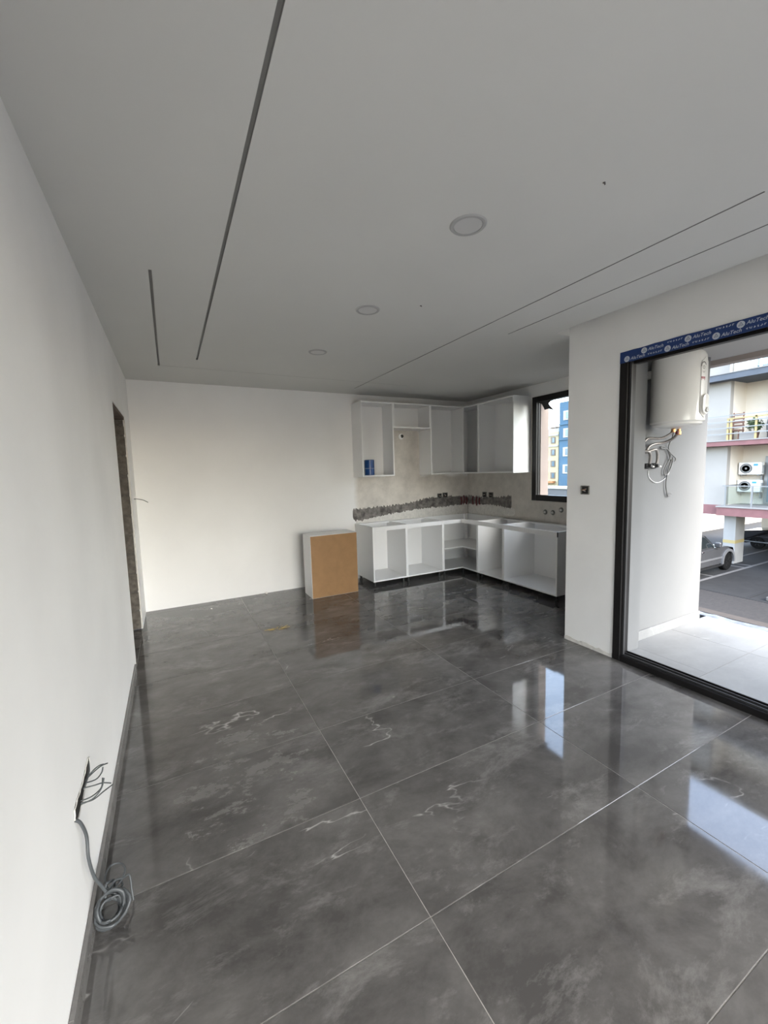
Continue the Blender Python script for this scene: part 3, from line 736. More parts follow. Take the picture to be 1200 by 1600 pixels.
# grey cable hanging from the slot, wound into a coil on the floor
ca = empty('cable_coil', (.072, 1.60, 0), 'thick grey electric cable hanging from the wall slot into a tied coil', 'cable')
tube('hanging_lead', [(.003, 1.552, .462), (.014, 1.560, .440), (.020, 1.585, .37), (.021, 1.575, .30), (.028, 1.588, .215), (.040, 1.605, .16), (.052, 1.615, .115)], .0050, 'cable', ca, 10, 8)
bm = bmesh.new(); rc = random.Random(5)
cx, cy, cz = .060, 1.602, .062
ax = Vector((.30, -.62, .72)).normalized(); e1 = ax.orthogonal().normalized(); e2 = ax.cross(e1)
pts = []
turns = 11; n = turns * 22
for i in range(n + 1):
    a = 2 * math.pi * i / 22; tn = i / 22
    R_ = .040 + .011 * math.sin(tn * 2.1) + rc.uniform(-.0015, .0015); hh = -.020 + .040 * ((tn * .618) % 1.0)
    tl = .95 * math.sin(tn * 1.3)
    pts.append(Vector((cx, cy, cz)) + e1 * R_ * math.cos(a) + e2 * R_ * math.sin(a) + ax * (hh + tl * R_ * math.cos(a + tn)))
for p in pts:
    p.z = max(p.z, .0065 + rc.uniform(0, .004)); p.x = max(p.x, .0195)
addtube(bm, pts, .0044, 8, 1); obj('coil', bm, 'cable', ca, smooth=True)
tube('coil_tie', [(cx - .012, cy + .040, cz + .062), (cx + .006, cy + .062, cz + .045), (cx + .008, cy + .060, cz + .012), (cx, cy + .036, cz + .0), (cx - .014, cy + .022, cz + .028), (cx - .012, cy + .040, cz + .062)], .005, 'cable', ca, 8, 6)
tube('loose_loop', [(.055, 1.625, .115), (.040, 1.680, .115), (.050, 1.730, .110), (.078, 1.735, .105), (.100, 1.700, .105), (.092, 1.660, .10), (.070, 1.635, .10)], .0030, 'cable', ca, 8, 8)
tube('loose_loop', [(.058, 1.62, .115), (.075, 1.645, .120), (.095, 1.665, .100), (.112, 1.690, .080), (.118, 1.668, .04), (.122, 1.655, .006)], .0034, 'cable', ca, 8, 8)
tube('loose_loop', [(.060, 1.625, .11), (.070, 1.665, .10), (.085, 1.672, .09), (.095, 1.645, .09), (.080, 1.622, .10)], .0034, 'cable', ca, 8, 8)
# single wire poking out near the far corner
tag(tube('loose_wire', [(.001, 5.09, 1.335), (.03, 5.10, 1.333), (.08, 5.14, 1.318), (.125, 5.17, 1.288)], .0035, 'wirec', None, 6, 6), 'single thin wire poking out of the wall beside the door opening', 'wire')
# scraps on the floor
t = bmesh.new(); rs = random.Random(11)
for k in range(14):
    a = rs.uniform(0, 6.28); r1 = rs.uniform(.0, .05); r2 = rs.uniform(.05, .13)
    addtube(t, [(1.206 + r1 * math.cos(a), 4.057 + r1 * math.sin(a), .003), (1.206 + r2 * math.cos(a + .3), 4.057 + r2 * .6 * math.sin(a + .3), rs.uniform(.004, .02))], .0022, 5, 2)
tag(obj('straw_scrap', t, 'straw', base=(1.206, 4.057, 0)), 'small tuft of dry yellow straw lying on the floor tiles', 'debris')
def crumb(x, y, s, lb):
    bm = bmesh.new(); bmesh.ops.create_icosphere(bm, subdivisions=2, radius=1)
    rr = random.Random(int(x * 1000))
    for v in bm.verts: v.co = Vector((x + v.co.x * s * rr.uniform(.7, 1.2), y + v.co.y * s * rr.uniform(.7, 1.2), max(.0003, (v.co.z + .6) * s * .8 * rr.uniform(.8, 1.1))))
    tag(obj('plaster_crumb', bm, 'plaster', base=(x, y, 0)), lb, 'debris', 'plaster crumbs on the floor')
crumb(1.372, 5.37, .018, 'white plaster crumb at the foot of the back wall')
crumb(.68, 5.10, .010, 'white plaster crumb on the floor by the door opening')

# ================================================================== BALCONY
bf = struct(boxes('floor_balcony', [((3.775, -3.2, -.25), (5.085, 2.075, -.012))], 'bgrout'), 'pale tiled balcony floor outside the door')
for (ya, yb) in cells(-3.2, 2.075, 2.075, .6):
    for (xa, xb) in ((W + .102, 4.43), (4.43, 5.083)):
        if xa < 3.7 and yb > YJ:
            tile_mesh((xa, ya + .0012), (3.776, YJ - .0005), 'btile', bf); xa = 3.776
        elif xa < 3.7 and ya < Y0: xa = 3.777
        tile_mesh((xa + .0012, ya + .0012), (xb - .0012, yb - .0012), 'btile', bf)
bm = bmesh.new()
p1 = [(5.094, -3.2), (5.094, 2.20)]; p2 = [(5.195 + random.uniform(-.022, .022), 2.20 - 5.4 * i / 70) for i in range(71)]
prism(bm, p1 + p2, 'z', -.25, -.004)
struct(obj('trim_1', bm, 'stone'), 'rough bluish stone strip along the balcony edge')
struct(box('baseboard_balcony', (3.777, 2.062, 0), (4.932, 2.0745, .085), 'btile', bevel=.002), 'pale tile skirting on the balcony wall')
struct(boxes('ceiling_balcony', [((3.777, -3.2, 2.532), (5.10, 2.075, 2.86)), ((4.932, 2.075, 2.532), (5.10, 3.0, 2.86))], 'soffit'), 'white balcony soffit')
struct(boxes('trim_2', [((5.102, -3.2, 2.486), (5.22, 3.0, 2.86))], 'beam'), 'brown edge beam of the balcony soffit')
# conduit mouth at the jamb foot
box('wall_vent_stub', (3.80, 2.03, .002), (3.83, 2.058, .06), 'box', None, .003); tag(bpy.data.objects['wall_vent_stub'], 'small grey plastic stub at the foot of the balcony jamb', 'pipe stub')

# ---- water heater on the balcony wall
hx, hy, hz, hr = 3.985, 1.864, 1.845, .182
wh = empty('water_heater', (hx, hy, hz), 'white cylindrical electric water heater hung on the balcony wall', 'water heater')
lathe('tank', [(.001, -.012), (.06, -.011), (.12, -.004), (.158, .004), (.166, .010), (.168, .022), (.176, .026), (hr, .034), (hr, .515), (.172, .545), (.150, .568), (.09, .580), (.001, .582)], (hx, hy, hz), 'enamel', wh, 64)
# front control strip (curved, faces the balcony)
def curved_panel(name, a0, a1, z0, z1, r0, r1, m, parent, round_end=0.0, n=10):
    bm = bmesh.new(); rows = 14; G2 = []
    for i in range(rows + 1):
        f = i / rows; z = z0 + (z1 - z0) * f
        k = 1.0
        if round_end > 0:
            d = min(z - z0, z1 - z) / round_end
            if d < 1: k = math.sqrt(max(0.02, 1 - (1 - d) ** 2))
        row = []
        for j in range(n + 1):
            a = math.radians((a0 + a1) / 2 + (a1 - a0) / 2 * k * (2 * j / n - 1))
            row.append((Vector((hx + r1 * math.cos(a), hy + r1 * math.sin(a), hz + z)), Vector((hx + r0 * math.cos(a), hy + r0 * math.sin(a), hz + z))))
        G2.append(row)
    o = [[bm.verts.new(p[0]) for p in row] for row in G2]; q = [[bm.verts.new(p[1]) for p in row] for row in G2]
    for i in range(rows):
        for j in range(n):
            bm.faces.new((o[i][j], o[i][j + 1], o[i + 1][j + 1], o[i + 1][j])); bm.faces.new((q[i][j + 1], q[i][j], q[i + 1][j], q[i + 1][j + 1]))
        for j, s in ((0, 1), (n, -1)):
            f = (q[i][j], o[i][j], o[i + 1][j], q[i + 1][j]); bm.faces.new(f if s > 0 else f[::-1])
    for j in range(n):
        bm.faces.new((q[0][j], q[0][j + 1], o[0][j + 1], o[0][j])); bm.faces.new((o[rows][j], o[rows][j + 1], q[rows][j + 1], q[rows][j]))
    bmesh.ops.recalc_face_normals(bm, faces=bm.faces)
    return obj(name, bm, m, parent)
curved_panel('front_strip', -103, -67, .05, .50, hr - .002, hr + .004, 'plas', wh, .05)
cbx = curved_panel('control_box', -100, -74, .075, .225, hr + .003, hr + .020, 'enamel', wh, .04)
cbx2 = lathe('control_knob', [(.001, -.008), (.017, -.008), (.019, -.002), (.019, .004), (.001, .004)], (hx + (hr + .02) * math.cos(math.radians(-87)), hy + (hr + .022) * math.sin(math.radians(-87)), hz + .105), 'plas', cbx, 20, 'y')
def arc_mark(name, zc, rad, a_lo, a_hi, w, m, ac=-96):
    bm = bmesh.new(); n = 18
    pr_ = []
    for i in range(n + 1):
        t = math.radians(a_lo + (a_hi - a_lo) * i / n)
        pr_.append([(ac + math.degrees((rad + s * w) * math.cos(t) / hr), zc + (rad + s * w) * math.sin(t)) for s in (0, 1)])
    vs = [[bm.verts.new((hx + (hr + .0048) * math.cos(math.radians(a)), hy + (hr + .0048) * math.sin(math.radians(a)), hz + z)) for a, z in p] for p in pr_]
    for a, b in zip(vs, vs[1:]): bm.faces.new((a[0], b[0], b[1], a[1]))
    return obj(name, bm, m, wh)
arc_mark('emblem', .435, .020, 10, 200, .008, 'darkmark'); arc_mark('emblem', .420, .008, 0, 360, .004, 'darkmark'); arc_mark('emblem', .395, .010, 180, 360, .003, 'darkmark')
bm = bmesh.new()
for (a0, a1, z0, z1) in ((-103, -99, .335, .352), (-98, -95, .335, .352), (-94, -90, .335, .352), (-103, -90, .326, .330)):
    q = [(a0, z0), (a1, z0), (a1, z1), (a0, z1)]
    bm.faces.new([bm.verts.new((hx + (hr + .0048) * math.cos(math.radians(a)), hy + (hr + .0048) * math.sin(math.radians(a)), hz + z)) for a, z in q])
obj('name_mark', bm, 'redmark', wh)
for s in (-1, 1): box('wall_bracket', (hx + s * .09 - .015, hy + .14, hz + .40), (hx + s * .09 + .015, 2.0745, hz + .46), 'plas', wh)
# pipework
yw = 2.072
tube('inlet_hose', [(hx + .02, hy + .03, hz - .012), (hx + .02, hy + .05, hz - .05), (hx - .02, hy + .10, hz - .085), (hx - .09, yw - .05, hz - .08), (hx - .14, yw - .04, hz - .11)], .010, 'steel', wh, 10, 8)
tube('outlet_hose', [(hx + .10, hy + .03, hz - .02), (hx + .105, hy + .06, hz - .075), (hx + .08, hy + .12, hz - .115), (hx + .0, yw - .05, hz - .125), (hx - .07, yw - .04, hz - .15), (hx - .10, yw - .035, hz - .20)], .011, 'steel', wh, 10, 8)
lathe('inlet_fitting', [(.012, -.03), (.016, -.028), (.016, -.004), (.012, .0)], (hx + .02, hy + .03, hz - .012), 'copper', wh, 12)
lathe('safety_valve', [(.013, -.05), (.018, -.046), (.018, -.022), (.013, -.018), (.013, .0)], (hx + .10, hy + .03, hz - .012), 'copper', wh, 12)
box('valve_lever', (hx + .065, hy + .02, hz - .055), (hx + .09, hy + .04, hz - .03), 'conduit', wh, .003)
tube('arch_hose', [(hx - .06, yw - .03, 1.655), (hx + .0, yw - .05, 1.672), (hx + .035, yw - .05, 1.655), (hx + .055, yw - .045, 1.60), (hx + .055, yw - .04, 1.555)], .011, 'steel', wh, 10, 8)
tube('arch_hose', [(hx - .13, yw - .03, 1.66), (hx - .09, yw - .05, 1.655), (hx - .06, yw - .05, 1.62), (hx - .05, yw - .04, 1.555)], .011, 'steel', wh, 10, 8)
for vx in (hx - .05, hx + .052):
    v = lathe('stop_valve', [(.012, -.002), (.024, -.006), (.024, -.030), (.016, -.034), (.013, -.060), (.001, -.062)], (vx, yw, 1.535), 'alu2', wh, 16, 'y')
    tube('valve_spout', [(vx, yw - .035, 1.535), (vx + .05, yw - .036, 1.530), (vx + .072, yw - .036, 1.528)], .008, 'plas', wh, 8, 3)
MT['cord'] = mat('mid grey cord', (.16, .16, .155), .5)
tube('power_cable', [(hx + .13, hy + .08, hz + .0), (4.262, yw - .04, 1.78), (4.262, yw - .012, 1.70), (4.30, yw - .01, 1.645), (4.375, yw - .012, 1.60), (4.365, yw - .012, 1.565), (4.31, yw - .012, 1.57), (4.25, yw - .014, 1.67), (4.15, yw - .012, 1.685), (4.17, yw - .012, 1.70),
     (4.24, yw - .016, 1.675), (4.285, yw - .02, 1.62), (4.235, yw - .014, 1.54), (4.20, yw - .014, 1.48), (4.235, yw - .012, 1.452), (4.285, yw - .02, 1.50), (4.32, yw - .024, 1.60), (4.28, yw - .014, 1.53), (4.25, yw - .012, 1.42), (4.245, yw - .012, 1.35), (4.27, yw - .012, 1.28), (4.285, yw - .012, 1.262), (4.325, yw - .014, 1.262)], .0052, 'cord', wh, 8, 6)
bpy.data.objects['power_cable']['label'] = 'tangled pale grey power cable'
tube('plug_end', [(4.275, yw - .012, 1.272), (4.31, yw - .014, 1.285), (4.335, yw - .014, 1.283)], .005, 'cord', wh, 8, 3)
tag(tube('wall_wire', [(3.99, yw, 1.50), (4.0, yw - .004, 1.44), (4.08, yw - .004, 1.395), (4.17, yw - .004, 1.395), (4.27, yw - .004, 1.44), (4.33, yw - .004, 1.52)], .0028, 'edge', None, 6, 6), 'thin white wire looping on the balcony wall under the heater', 'wire')

# ================================================================== STREET SIDE
MT['pave'] = mat('grey parking pavers', (.0115, .0111, .0107), .85, .35, 3.0, .4, 8)
MT['pave2'] = mat('brownish pavers', (.020, .017, .015), .85, .3, 5.0, .6, 9, stretch=(1, 2, 1))
MT['line'] = mat('white road paint', (.12, .115, .11), .8, .2, 8)
MT['kerb'] = mat('dark paver joint', (.008, .008, .008), .9)
gr = struct(box('ground', (5.3, -60, G - .3), (140, 140, G), 'pave'), 'grey paved parking yard below the balcony')
box('paver_band', (5.4, -20, G + .001), (17.75, 40, G + .012), 'pave2', gr)
box('kerb_line', (17.78, -20, G + .002), (17.95, 40, G + .014), 'kerb', gr)
box('kerb_line', (15.1, -20, G + .013), (15.5, 40, G + .03), mat('pale kerb', (.045, .036, .029), .85, .2, 6), gr)
box('kerb_line', (17.95, 6.46, G + .002), (24, 6.56, G + .012), 'kerb', gr)
box('painted_line', (17.95, 8.40, G + .002), (26, 8.53, G + .008), 'line', gr)
for x in (20.15, 22.85, 23.5): box('painted_line', (x, 8.54, G + .002), (x + .12, 13.5, G + .008), 'line', gr)
box('painted_line', (24.4, 9.6, G + .002), (30, 9.72, G + .008), 'line', gr)
struct(box('ground_near', (-10, -60, G - .3), (5.28, 140, G), 'pave'), 'paved yard under our own building')
box('kerb_corner', (18.05, 4.2, G), (19.4, 6.05, G + .14), mat('planter kerb', (.10, .09, .08), .85, .2, 6), gr, .02)

MT['bwall'] = mat('white facade render', (.315, .29, .255), .85, .04, 1.5)
MT['bcream'] = mat('cream recess render', (.70, .63, .53), .85, .05, 1.5)
MT['pink'] = mat('pink painted slab edge', (.20, .090, .086), .8, .12, 3)
MT['blueg'] = mat('blue grey slab edge', (.09, .10, .115), .8, .15, 2)
MT['slabtop'] = mat('slab concrete', (.25, .235, .215), .85)
MT['rail'] = mat('railing metal', (.24, .24, .235), .4, metal=.5)
MT['yellow'] = mat('yellow post paint', (.36, .28, .12), .6)  # own yellow of the posts, column band and window frames
MT['colw'] = mat('white column render', (.31, .30, .28), .85, .05, 3)
MT['bglass'] = mat('blue window glass', (.10, .16, .20), .05, spec=.9)
MT['tint'] = None
def tinted():
    m, n, l, b = node_mat('pale balcony glass')
    tr = n.new('ShaderNodeBsdfTransparent'); tr.inputs[0].default_value = (.80, .86, .86, 1)
    gl = n.new('ShaderNodeBsdfGlossy'); gl.inputs['Roughness'].default_value = .03; mx = n.new('ShaderNodeMixShader'); mx.inputs[0].default_value = .10
    l.new(tr.outputs[0], mx.inputs[1]); l.new(gl.outputs[0], mx.inputs[2]); l.new(mx.outputs[0], n['Material Output'].inputs[0]); return m
MT['tint'] = tinted()
ap = empty('apartment_building', (24.5, 5, G), 'white apartment block with pink and grey balcony slabs across the yard', 'building')
XF = 22.7
# wall pieces: outer block left of the recess, recess back wall, upper floors
boxes('wall', [((23.2, 9.50, -.86), (23.5, 10.35, 5.2)), ((23.2, 10.62, -.86), (23.5, 15, 5.2)), ((23.2, 10.35, 1.55), (23.5, 10.62, 2.3)), ((23.2, 9.55, 5.5), (23.5, 15, 8.3))], 'bwall', ap)
boxes('recess_wall', [((23.5, 9.50, -.46), (24.9, 9.70, 14.1)), ((24.7, -12, -.46), (24.9, 9.50, 14.1))], 'bcream', ap)
boxes('upper_storey', [((23.2, 9.55, 8.62), (23.5, 15, 11.3)), ((23.2, 9.55, 11.62), (23.5, 15, 14.2)), ((22.7, -12, 14.1), (32, 15, 14.3)), ((24.9, 14.7, -.46), (31.7, 15, 14.1)), ((23.5, -12, -.5), (31.7, -11.7, 14.1))], 'bwall', ap)
s = boxes('floor_slab', [((XF, -12, -.90), (31.7, 9.60, -.52)), ((24.9, 9.60, -.90), (31.7, 11.5, -.52))], 'pink', ap); box('slab_lip', (XF - .05, -12, -.52), (24.7, 9.62, -.46), 'slabtop', s)
boxes('floor_slab', [((23.05, 9.61, -.90), (24.9, 15, -.46))], 'pink', ap)
s = boxes('floor_slab', [((XF, -12, 2.27), (24.7, 15, 2.47))], 'pink', ap); box('slab_lip', (XF - .03, -12, 2.47), (24.7, 15, 2.52), 'slabtop', s)
s = boxes('floor_slab', [((XF, -12, 5.20), (24.7, 15, 5.46))], 'blueg', ap); box('slab_lip', (XF - .03, -12, 5.46), (24.7, 15, 5.50), 'slabtop', s)
s = boxes('floor_slab', [((XF, -12, 8.32), (24.7, 15, 8.58))], 'blueg', ap); s = boxes('floor_slab', [((XF, -12, 11.32), (24.7, 15, 11.58))], 'blueg', ap)
# column of the open ground floor with its yellow band
c = box('column', (23.42, 9.12, G), (24.3, 9.58, -.91), 'colw', ap); box('yellow_band', (23.414, 9.114, G + .95), (24.306, 9.586, G + 1.10), 'yellow', c)
for y in (3.5, -2.5): box('column', (23.42, y, G), (24.3, y + .5, -.91), 'bwall', ap)
box('basement_wall', (31.3, -11, G), (31.6, 11.0, -.91), 'bcream', ap)
# tall narrow window at the left of the first floor
wn2 = box('window', (23.26, 10.37, -.44), (23.34, 10.60, 1.54), 'yellow', ap); box('pane', (23.25, 10.41, -.40), (23.258, 10.56, 1.50), 'bglass', wn2)
wn2 = box('window', (23.16, 10.52, 2.54), (23.198, 10.78, 3.55), 'yellow', ap); box('pane', (23.15, 10.55, 2.57), (23.158, 10.75, 3.5), 'bglass', wn2)
# balcony doors at the right end of each recess
for z0 in (-.44, 2.54):
    dw = box('balcony_door', (24.62, 6.2, z0), (24.69, 8.62, z0 + 2.2), 'rail', ap); box('pane', (24.60, 6.3, z0 + .1), (24.618, 8.5, z0 + 2.1), 'bglass', dw)
# first floor glass railing
gl = empty('glass_railing', (XF, 6, -.46)); gl.parent = ap; gl.location = Vector((XF, 6, -.46)) - Vector(ap['_org']); del gl['_org']; gl['_org'] = (XF, 6, -.46)
box('handrail', (XF + .02, -8, .44), (XF + .07, 9.42, .48), 'rail', gl)
box('handrail', (XF + .07, 9.37, .44), (24.6, 9.42, .48), 'rail', gl)
for y in (9.30, 8.34, 7.38, 6.42, 5.46, 4.5, 3.54):
    box('post', (XF + .02, y - .03, -.46), (XF + .07, y + .03, .44), 'rail', gl)
    box('glass_pane', (XF + .04, y - .90, -.36), (XF + .052, y - .05, .42), 'tint', gl)
# second floor wire railing with yellow posts
g2 = empty('wire_railing', (XF, 6, 2.52)); g2.parent = ap; g2.location = Vector((XF, 6, 2.52)) - Vector(ap['_org']); g2['_org'] = (XF, 6, 2.52)
for z in (3.60, 3.33, 3.06, 2.80): box('rail_bar', (XF + .03, -8, z - .02), (XF + .055, 15, z + .02), 'rail', g2)
for y in (9.36, 9.24, 8.36, 7.3, 6.3, 5.3, 12.0): box('post', (XF + .06, y - .035, 2.52), (XF + .11, y + .035, 3.45 if y > 9.1 else 3.52), 'yellow', g2)
box('top_bar', (XF + .06, 7.3, 3.44), (XF + .11, 9.4, 3.49), 'yellow', g2)
# third floor glazing and balustrade
g3 = empty('balustrade', (XF, 6, 5.5)); g3.parent = ap; g3.location = Vector((XF, 6, 5.5)) - Vector(ap['_org']); g3['_org'] = (XF, 6, 5.5)
box('handrail', (XF + .02, -8, 6.42), (XF + .08, 9.36, 6.48), 'edge', g3)
for y in (9.33, 9.18, 8.74, 8.30, 7.86, 7.42, 6.98): box('post', (XF + .02, y - .035, 5.5), (XF + .08, y + .035, 6.42), 'edge', g3)
for y in (8.76, 8.32, 7.88, 7.44, 7.0): box('glass_pane', (XF + .04, y, 5.56), (XF + .052, y + .38, 6.40), 'tint', g3)
dw = box('balcony_door', (24.60, 6.0, 5.52), (24.69, 9.2, 7.9), 'edge', ap); box('pane', (24.58, 6.1, 5.6), (24.599, 7.5, 7.8), 'bglass', dw); box('pane', (24.58, 7.6, 5.6), (24.599, 9.1, 7.8), 'bglass', dw)

# air conditioner units on the recess wall
def ac(loc, label):
    x, y, z = loc
    t = empty('air_conditioner', loc, label, 'air conditioner', 'outdoor units on the white block')
    box('casing', (x - .32, y - .42, z), (x, y + .42, z + .56), 'enamel', t, .02)
    lathe('fan_grille', [(.001, -.012), (.215, -.012), (.225, -.006), (.225, .006), (.001, .006)], (x - .325, y + .13, z + .28), 'fan', t, 28, 'x')
    for r in (.19, .14, .09):
        lathe('grille_ring', [(r, -.020), (r + .010, -.020), (r + .010, -.012), (r, -.012), (r, -.020)], (x - .325, y + .13, z + .28), 'rail', t, 28, 'x')
    lathe('fan_hub', [(.001, -.026), (.045, -.024), (.05, -.012), (.001, -.012)], (x - .325, y + .13, z + .28), 'rail', t, 16, 'x')
    box('maker_plate', (x - .324, y - .30, z + .40), (x - .3201, y - .14, z + .49), 'acblue', t)
    box('valve_cover', (x - .20, y - .46, z + .06), (x - .04, y - .4205, z + .42), 'rail', t, .01)
    for s in (-.3, .3): box('wall_bracket', (x - .30, y + s - .02, z - .05), (x + .19, y + s + .02, z - .002), 'rail', t)
    box('wall_bracket', (x + .005, y - .35, z - .30), (x + .19, y - .31, z - .05), 'rail', t)
    return t
MT['fan'] = mat('dark fan grille', (.045, .035, .032), .5); MT['acblue'] = mat('blue maker plate', (.05, .30, .45), .5)
a1 = ac((24.5, 9.02, .93), 'white outdoor air conditioner unit, upper of the two')
a2 = dup(a1, (24.5, 9.04, .12), 'white outdoor air conditioner unit, lower of the two, behind the glass railing')
# clutter on the second floor balcony
MT['pot'] = mat('terracotta', (.16, .085, .06), .8); MT['leaf'] = mat('dull leaves', (.09, .12, .05), .7, .4, 20); MT['greyb'] = mat('grey cover', (.13, .125, .12), .8)
ch = empty('lattice_chair', (23.2, 9.22, 2.52), 'reddish slatted chair on the second floor balcony', 'chair')
box('seat', (22.95, 9.0, 2.92), (23.4, 9.42, 2.97), 'pot', ch)
for y in (9.02, 9.38):
    box('leg', (22.96, y, 2.52), (23.0, y + .04, 2.92), 'pot', ch); box('leg', (23.36, y, 2.52), (23.4, y + .04, 3.75), 'pot', ch)
for k in range(4): box('back_slat', (23.37, 9.0 + .0, 3.1 + .17 * k), (23.39, 9.42, 3.2 + .17 * k), 'pot', ch)
def bush(name, c, r, n, lb, cat, seed):
    t = empty(name, (c[0], c[1], c[2]), lb, cat)
    lathe('pot', [(.001, 0), (.14, 0), (.19, .30), (.17, .31), (.001, .29)], c, 'pot', t, 16)
    bm = bmesh.new(); q = random.Random(seed)
    for i in range(n):
        d = Vector((q.gauss(0, 1), q.gauss(0, 1), q.gauss(0, 1))).normalized() * r * q.uniform(.2, 1)
        p = Vector(c) + Vector((0, 0, .35 + r)) + d; a = Vector((q.gauss(0, 1), q.gauss(0, 1), q.gauss(0, 1))).normalized() * .09; b = a.orthogonal().normalized() * .04
        bm.faces.new([bm.verts.new(p - a), bm.verts.new(p + b), bm.verts.new(p + a), bm.verts.new(p - b)])
    obj('foliage', bm, 'leaf', t)
bush('potted_plant', (23.45, 8.66, 2.52), .30, 260, 'leafy potted plant on the second floor balcony of the white block', 'plant', 4)
gb = empty('barbecue', (23.4, 7.90, 2.52), 'grey covered barbecue on the second floor balcony', 'barbecue')
lathe('cover', [(.30, .25), (.33, .55), (.28, .85), (.18, 1.0), (.001, 1.03)], (23.4, 7.90, 2.52), 'greyb', gb, 18); box('stand', (23.2, 7.67, 2.52), (23.6, 8.13, 2.77), 'fan', gb, .02)
pb = box('planter_box', (22.95, 8.45, 2.53), (23.15, 9.0, 2.80), 'slabtop', None, .01); tag(pb, 'pale planter trough behind the wire railing', 'planter')

# boundary wall at the back of the yard
bw = struct(boxes('wall_yard', [((24, 14.6, G), (60, 14.9, G + 1.08))], 'bwall'), 'white boundary wall at the back of the yard')
box('wall_coping', (24, 14.55, G + 1.08), (60, 14.95, G + 1.16), 'slabtop', bw)

# ---- vehicles
MT['silver'] = mat('silver car paint', (.050, .050, .052), .25)
MT['silver2'] = mat('pale wheel arch', (.11, .11, .112), .35)
MT['carglass'] = mat('dark car glass', (.012, .016, .018), .05, spec=.8)
MT['rubber'] = mat('tyre rubber', (.004, .004, .004), .8, spec=.15)
MT['carblack'] = mat('black car paint', (.008, .008, .009), .08, spec=.7)
MT['chrome'] = mat('chrome', (.6, .6, .6), .12, metal=1)
MT['lampglass'] = mat('headlamp glass', (.5, .52, .53), .1)
def wheel(t, x, y, r, w, side, axis='y'):
    """axle along axis; side = -1 or 1 is the outward direction"""
    c = (x, y, G + r)
    o = lathe('wheel', [(r * .60, -w / 2), (r * .92, -w / 2), (r, -w * .36), (r, w * .36), (r * .92, w / 2), (r * .60, w / 2), (r * .60, -w / 2)], c, 'rubber', t, 28, axis)
    k = side * w / 2
    lathe('rim', [(.001, k * .55), (r * .16, k * .55), (r * .18, k * .85), (r * .5, k * .70), (r * .62, k * .98), (r * .62, k * .30), (.001, k * .25)], c, 'alu2', o, 20, axis)
    for i in range(6):
        a = i * math.pi / 3
        bm = bmesh.new(); p = lambda rr, aa, hh: (Vector(c) + (Vector((rr * math.cos(aa), hh, rr * math.sin(aa))) if axis == 'y' else Vector((hh, rr * math.cos(aa), rr * math.sin(aa)))))
        addtube(bm, [p(r * .15, a, k * .86), p(r * .58, a, k * .92)], r * .06, 6, 1); obj('spoke', bm, 'alu', o)
pk = empty('pickup_truck', (20, 9.6, G), 'silver grey pickup truck parked in front of the white column', 'car')
PY0, PY1 = 8.72, 10.48; zb = G
side = [(17.45, zb + .52), (17.45, zb + 1.05), (19.05, zb + 1.07), (20.95, zb + 1.10), (21.9, zb + 1.06), (22.28, zb + .98), (22.42, zb + .80), (22.44, zb + .52), (22.36, zb + .42), (22.32, zb + .42)]
def arch(cx, r, n=9): return [(cx + r * math.cos(math.pi * i / n), zb + .40 + r * math.sin(math.pi * i / n)) for i in range(n + 1)]
side += arch(21.86, .46) + [(21.38, zb + .34), (19.0, zb + .34)] + arch(18.55, .46) + [(18.05, zb + .40)]
bm = bmesh.new(); prism(bm, side, 'y', PY0, PY1)
bmesh.ops.bevel(bm, geom=[e for e in bm.edges if abs(e.verts[0].co.y - e.verts[1].co.y) < 1e-5], offset=.05, segments=2, affect='EDGES')
obj('body', bm, 'silver', pk)
cabp = [(19.06, zb + 1.06), (19.10, zb + 1.62), (19.25, zb + 1.70), (20.05, zb + 1.70), (20.35, zb + 1.62), (21.0, zb + 1.10)]
bm = bmesh.new(); prism(bm, cabp, 'y', PY0 + .10, PY1 - .10)
for v in bm.verts:
    f = max(0, (v.co.z - zb - 1.1) / .6); v.co.y += (.14 * f if v.co.y < 9.6 else -.14 * f)
bmesh.ops.bevel(bm, geom=list(bm.edges), offset=.035, segments=2, affect='EDGES'); cab = obj('cab', bm, 'silver', pk)
def sideglass(pts, name, par, ys=None):
    bm = bmesh.new()
    a = []; b = []
    for x, z in pts:
        f = max(0, (z - zb - 1.1) / .6); y = PY0 + .10 + .14 * f - .012
        a.append(bm.verts.new((x, y, z))); b.append(bm.verts.new((x, y + .008, z)))
    bm.faces.new(a); bm.faces.new(list(reversed(b)))
    for i in range(len(a)): bm.faces.new((a[i], b[i], b[(i + 1) % len(a)], a[(i + 1) % len(a)]))
    bmesh.ops.recalc_face_normals(bm, faces=bm.faces); return obj(name, bm, 'carglass', par)
sideglass([(19.78, zb + 1.14), (19.60, zb + 1.60), (20.02, zb + 1.63), (20.30, zb + 1.57), (20.82, zb + 1.14)], 'door_window', cab)
sideglass([(19.18, zb + 1.14), (19.20, zb + 1.58), (19.46, zb + 1.60), (19.62, zb + 1.14)], 'quarter_window', cab)
bm = bmesh.new()
q = [(20.42, PY0 + .26, zb + 1.60), (20.42, PY1 - .26, zb + 1.60), (20.99, PY1 - .16, zb + 1.14), (20.99, PY0 + .16, zb + 1.14)]
bm.faces.new([bm.verts.new((p[0] + .012, p[1], p[2] + .012)) for p in q]); obj('windscreen', bm, 'carglass', cab)
box('door_handle', (19.62, PY0 - .035, zb + 1.0), (19.80, PY0 - .001, zb + 1.045), 'chrome', pk, .01)
mr = box('side_mirror', (20.80, PY0 - .16, zb + 1.12), (20.98, PY0 + .09, zb + 1.34), 'silver', pk, .04)
box('running_board', (19.1, PY0 - .06, zb + .28), (21.3, PY0 + .1, zb + .34), 'black', pk, .01)
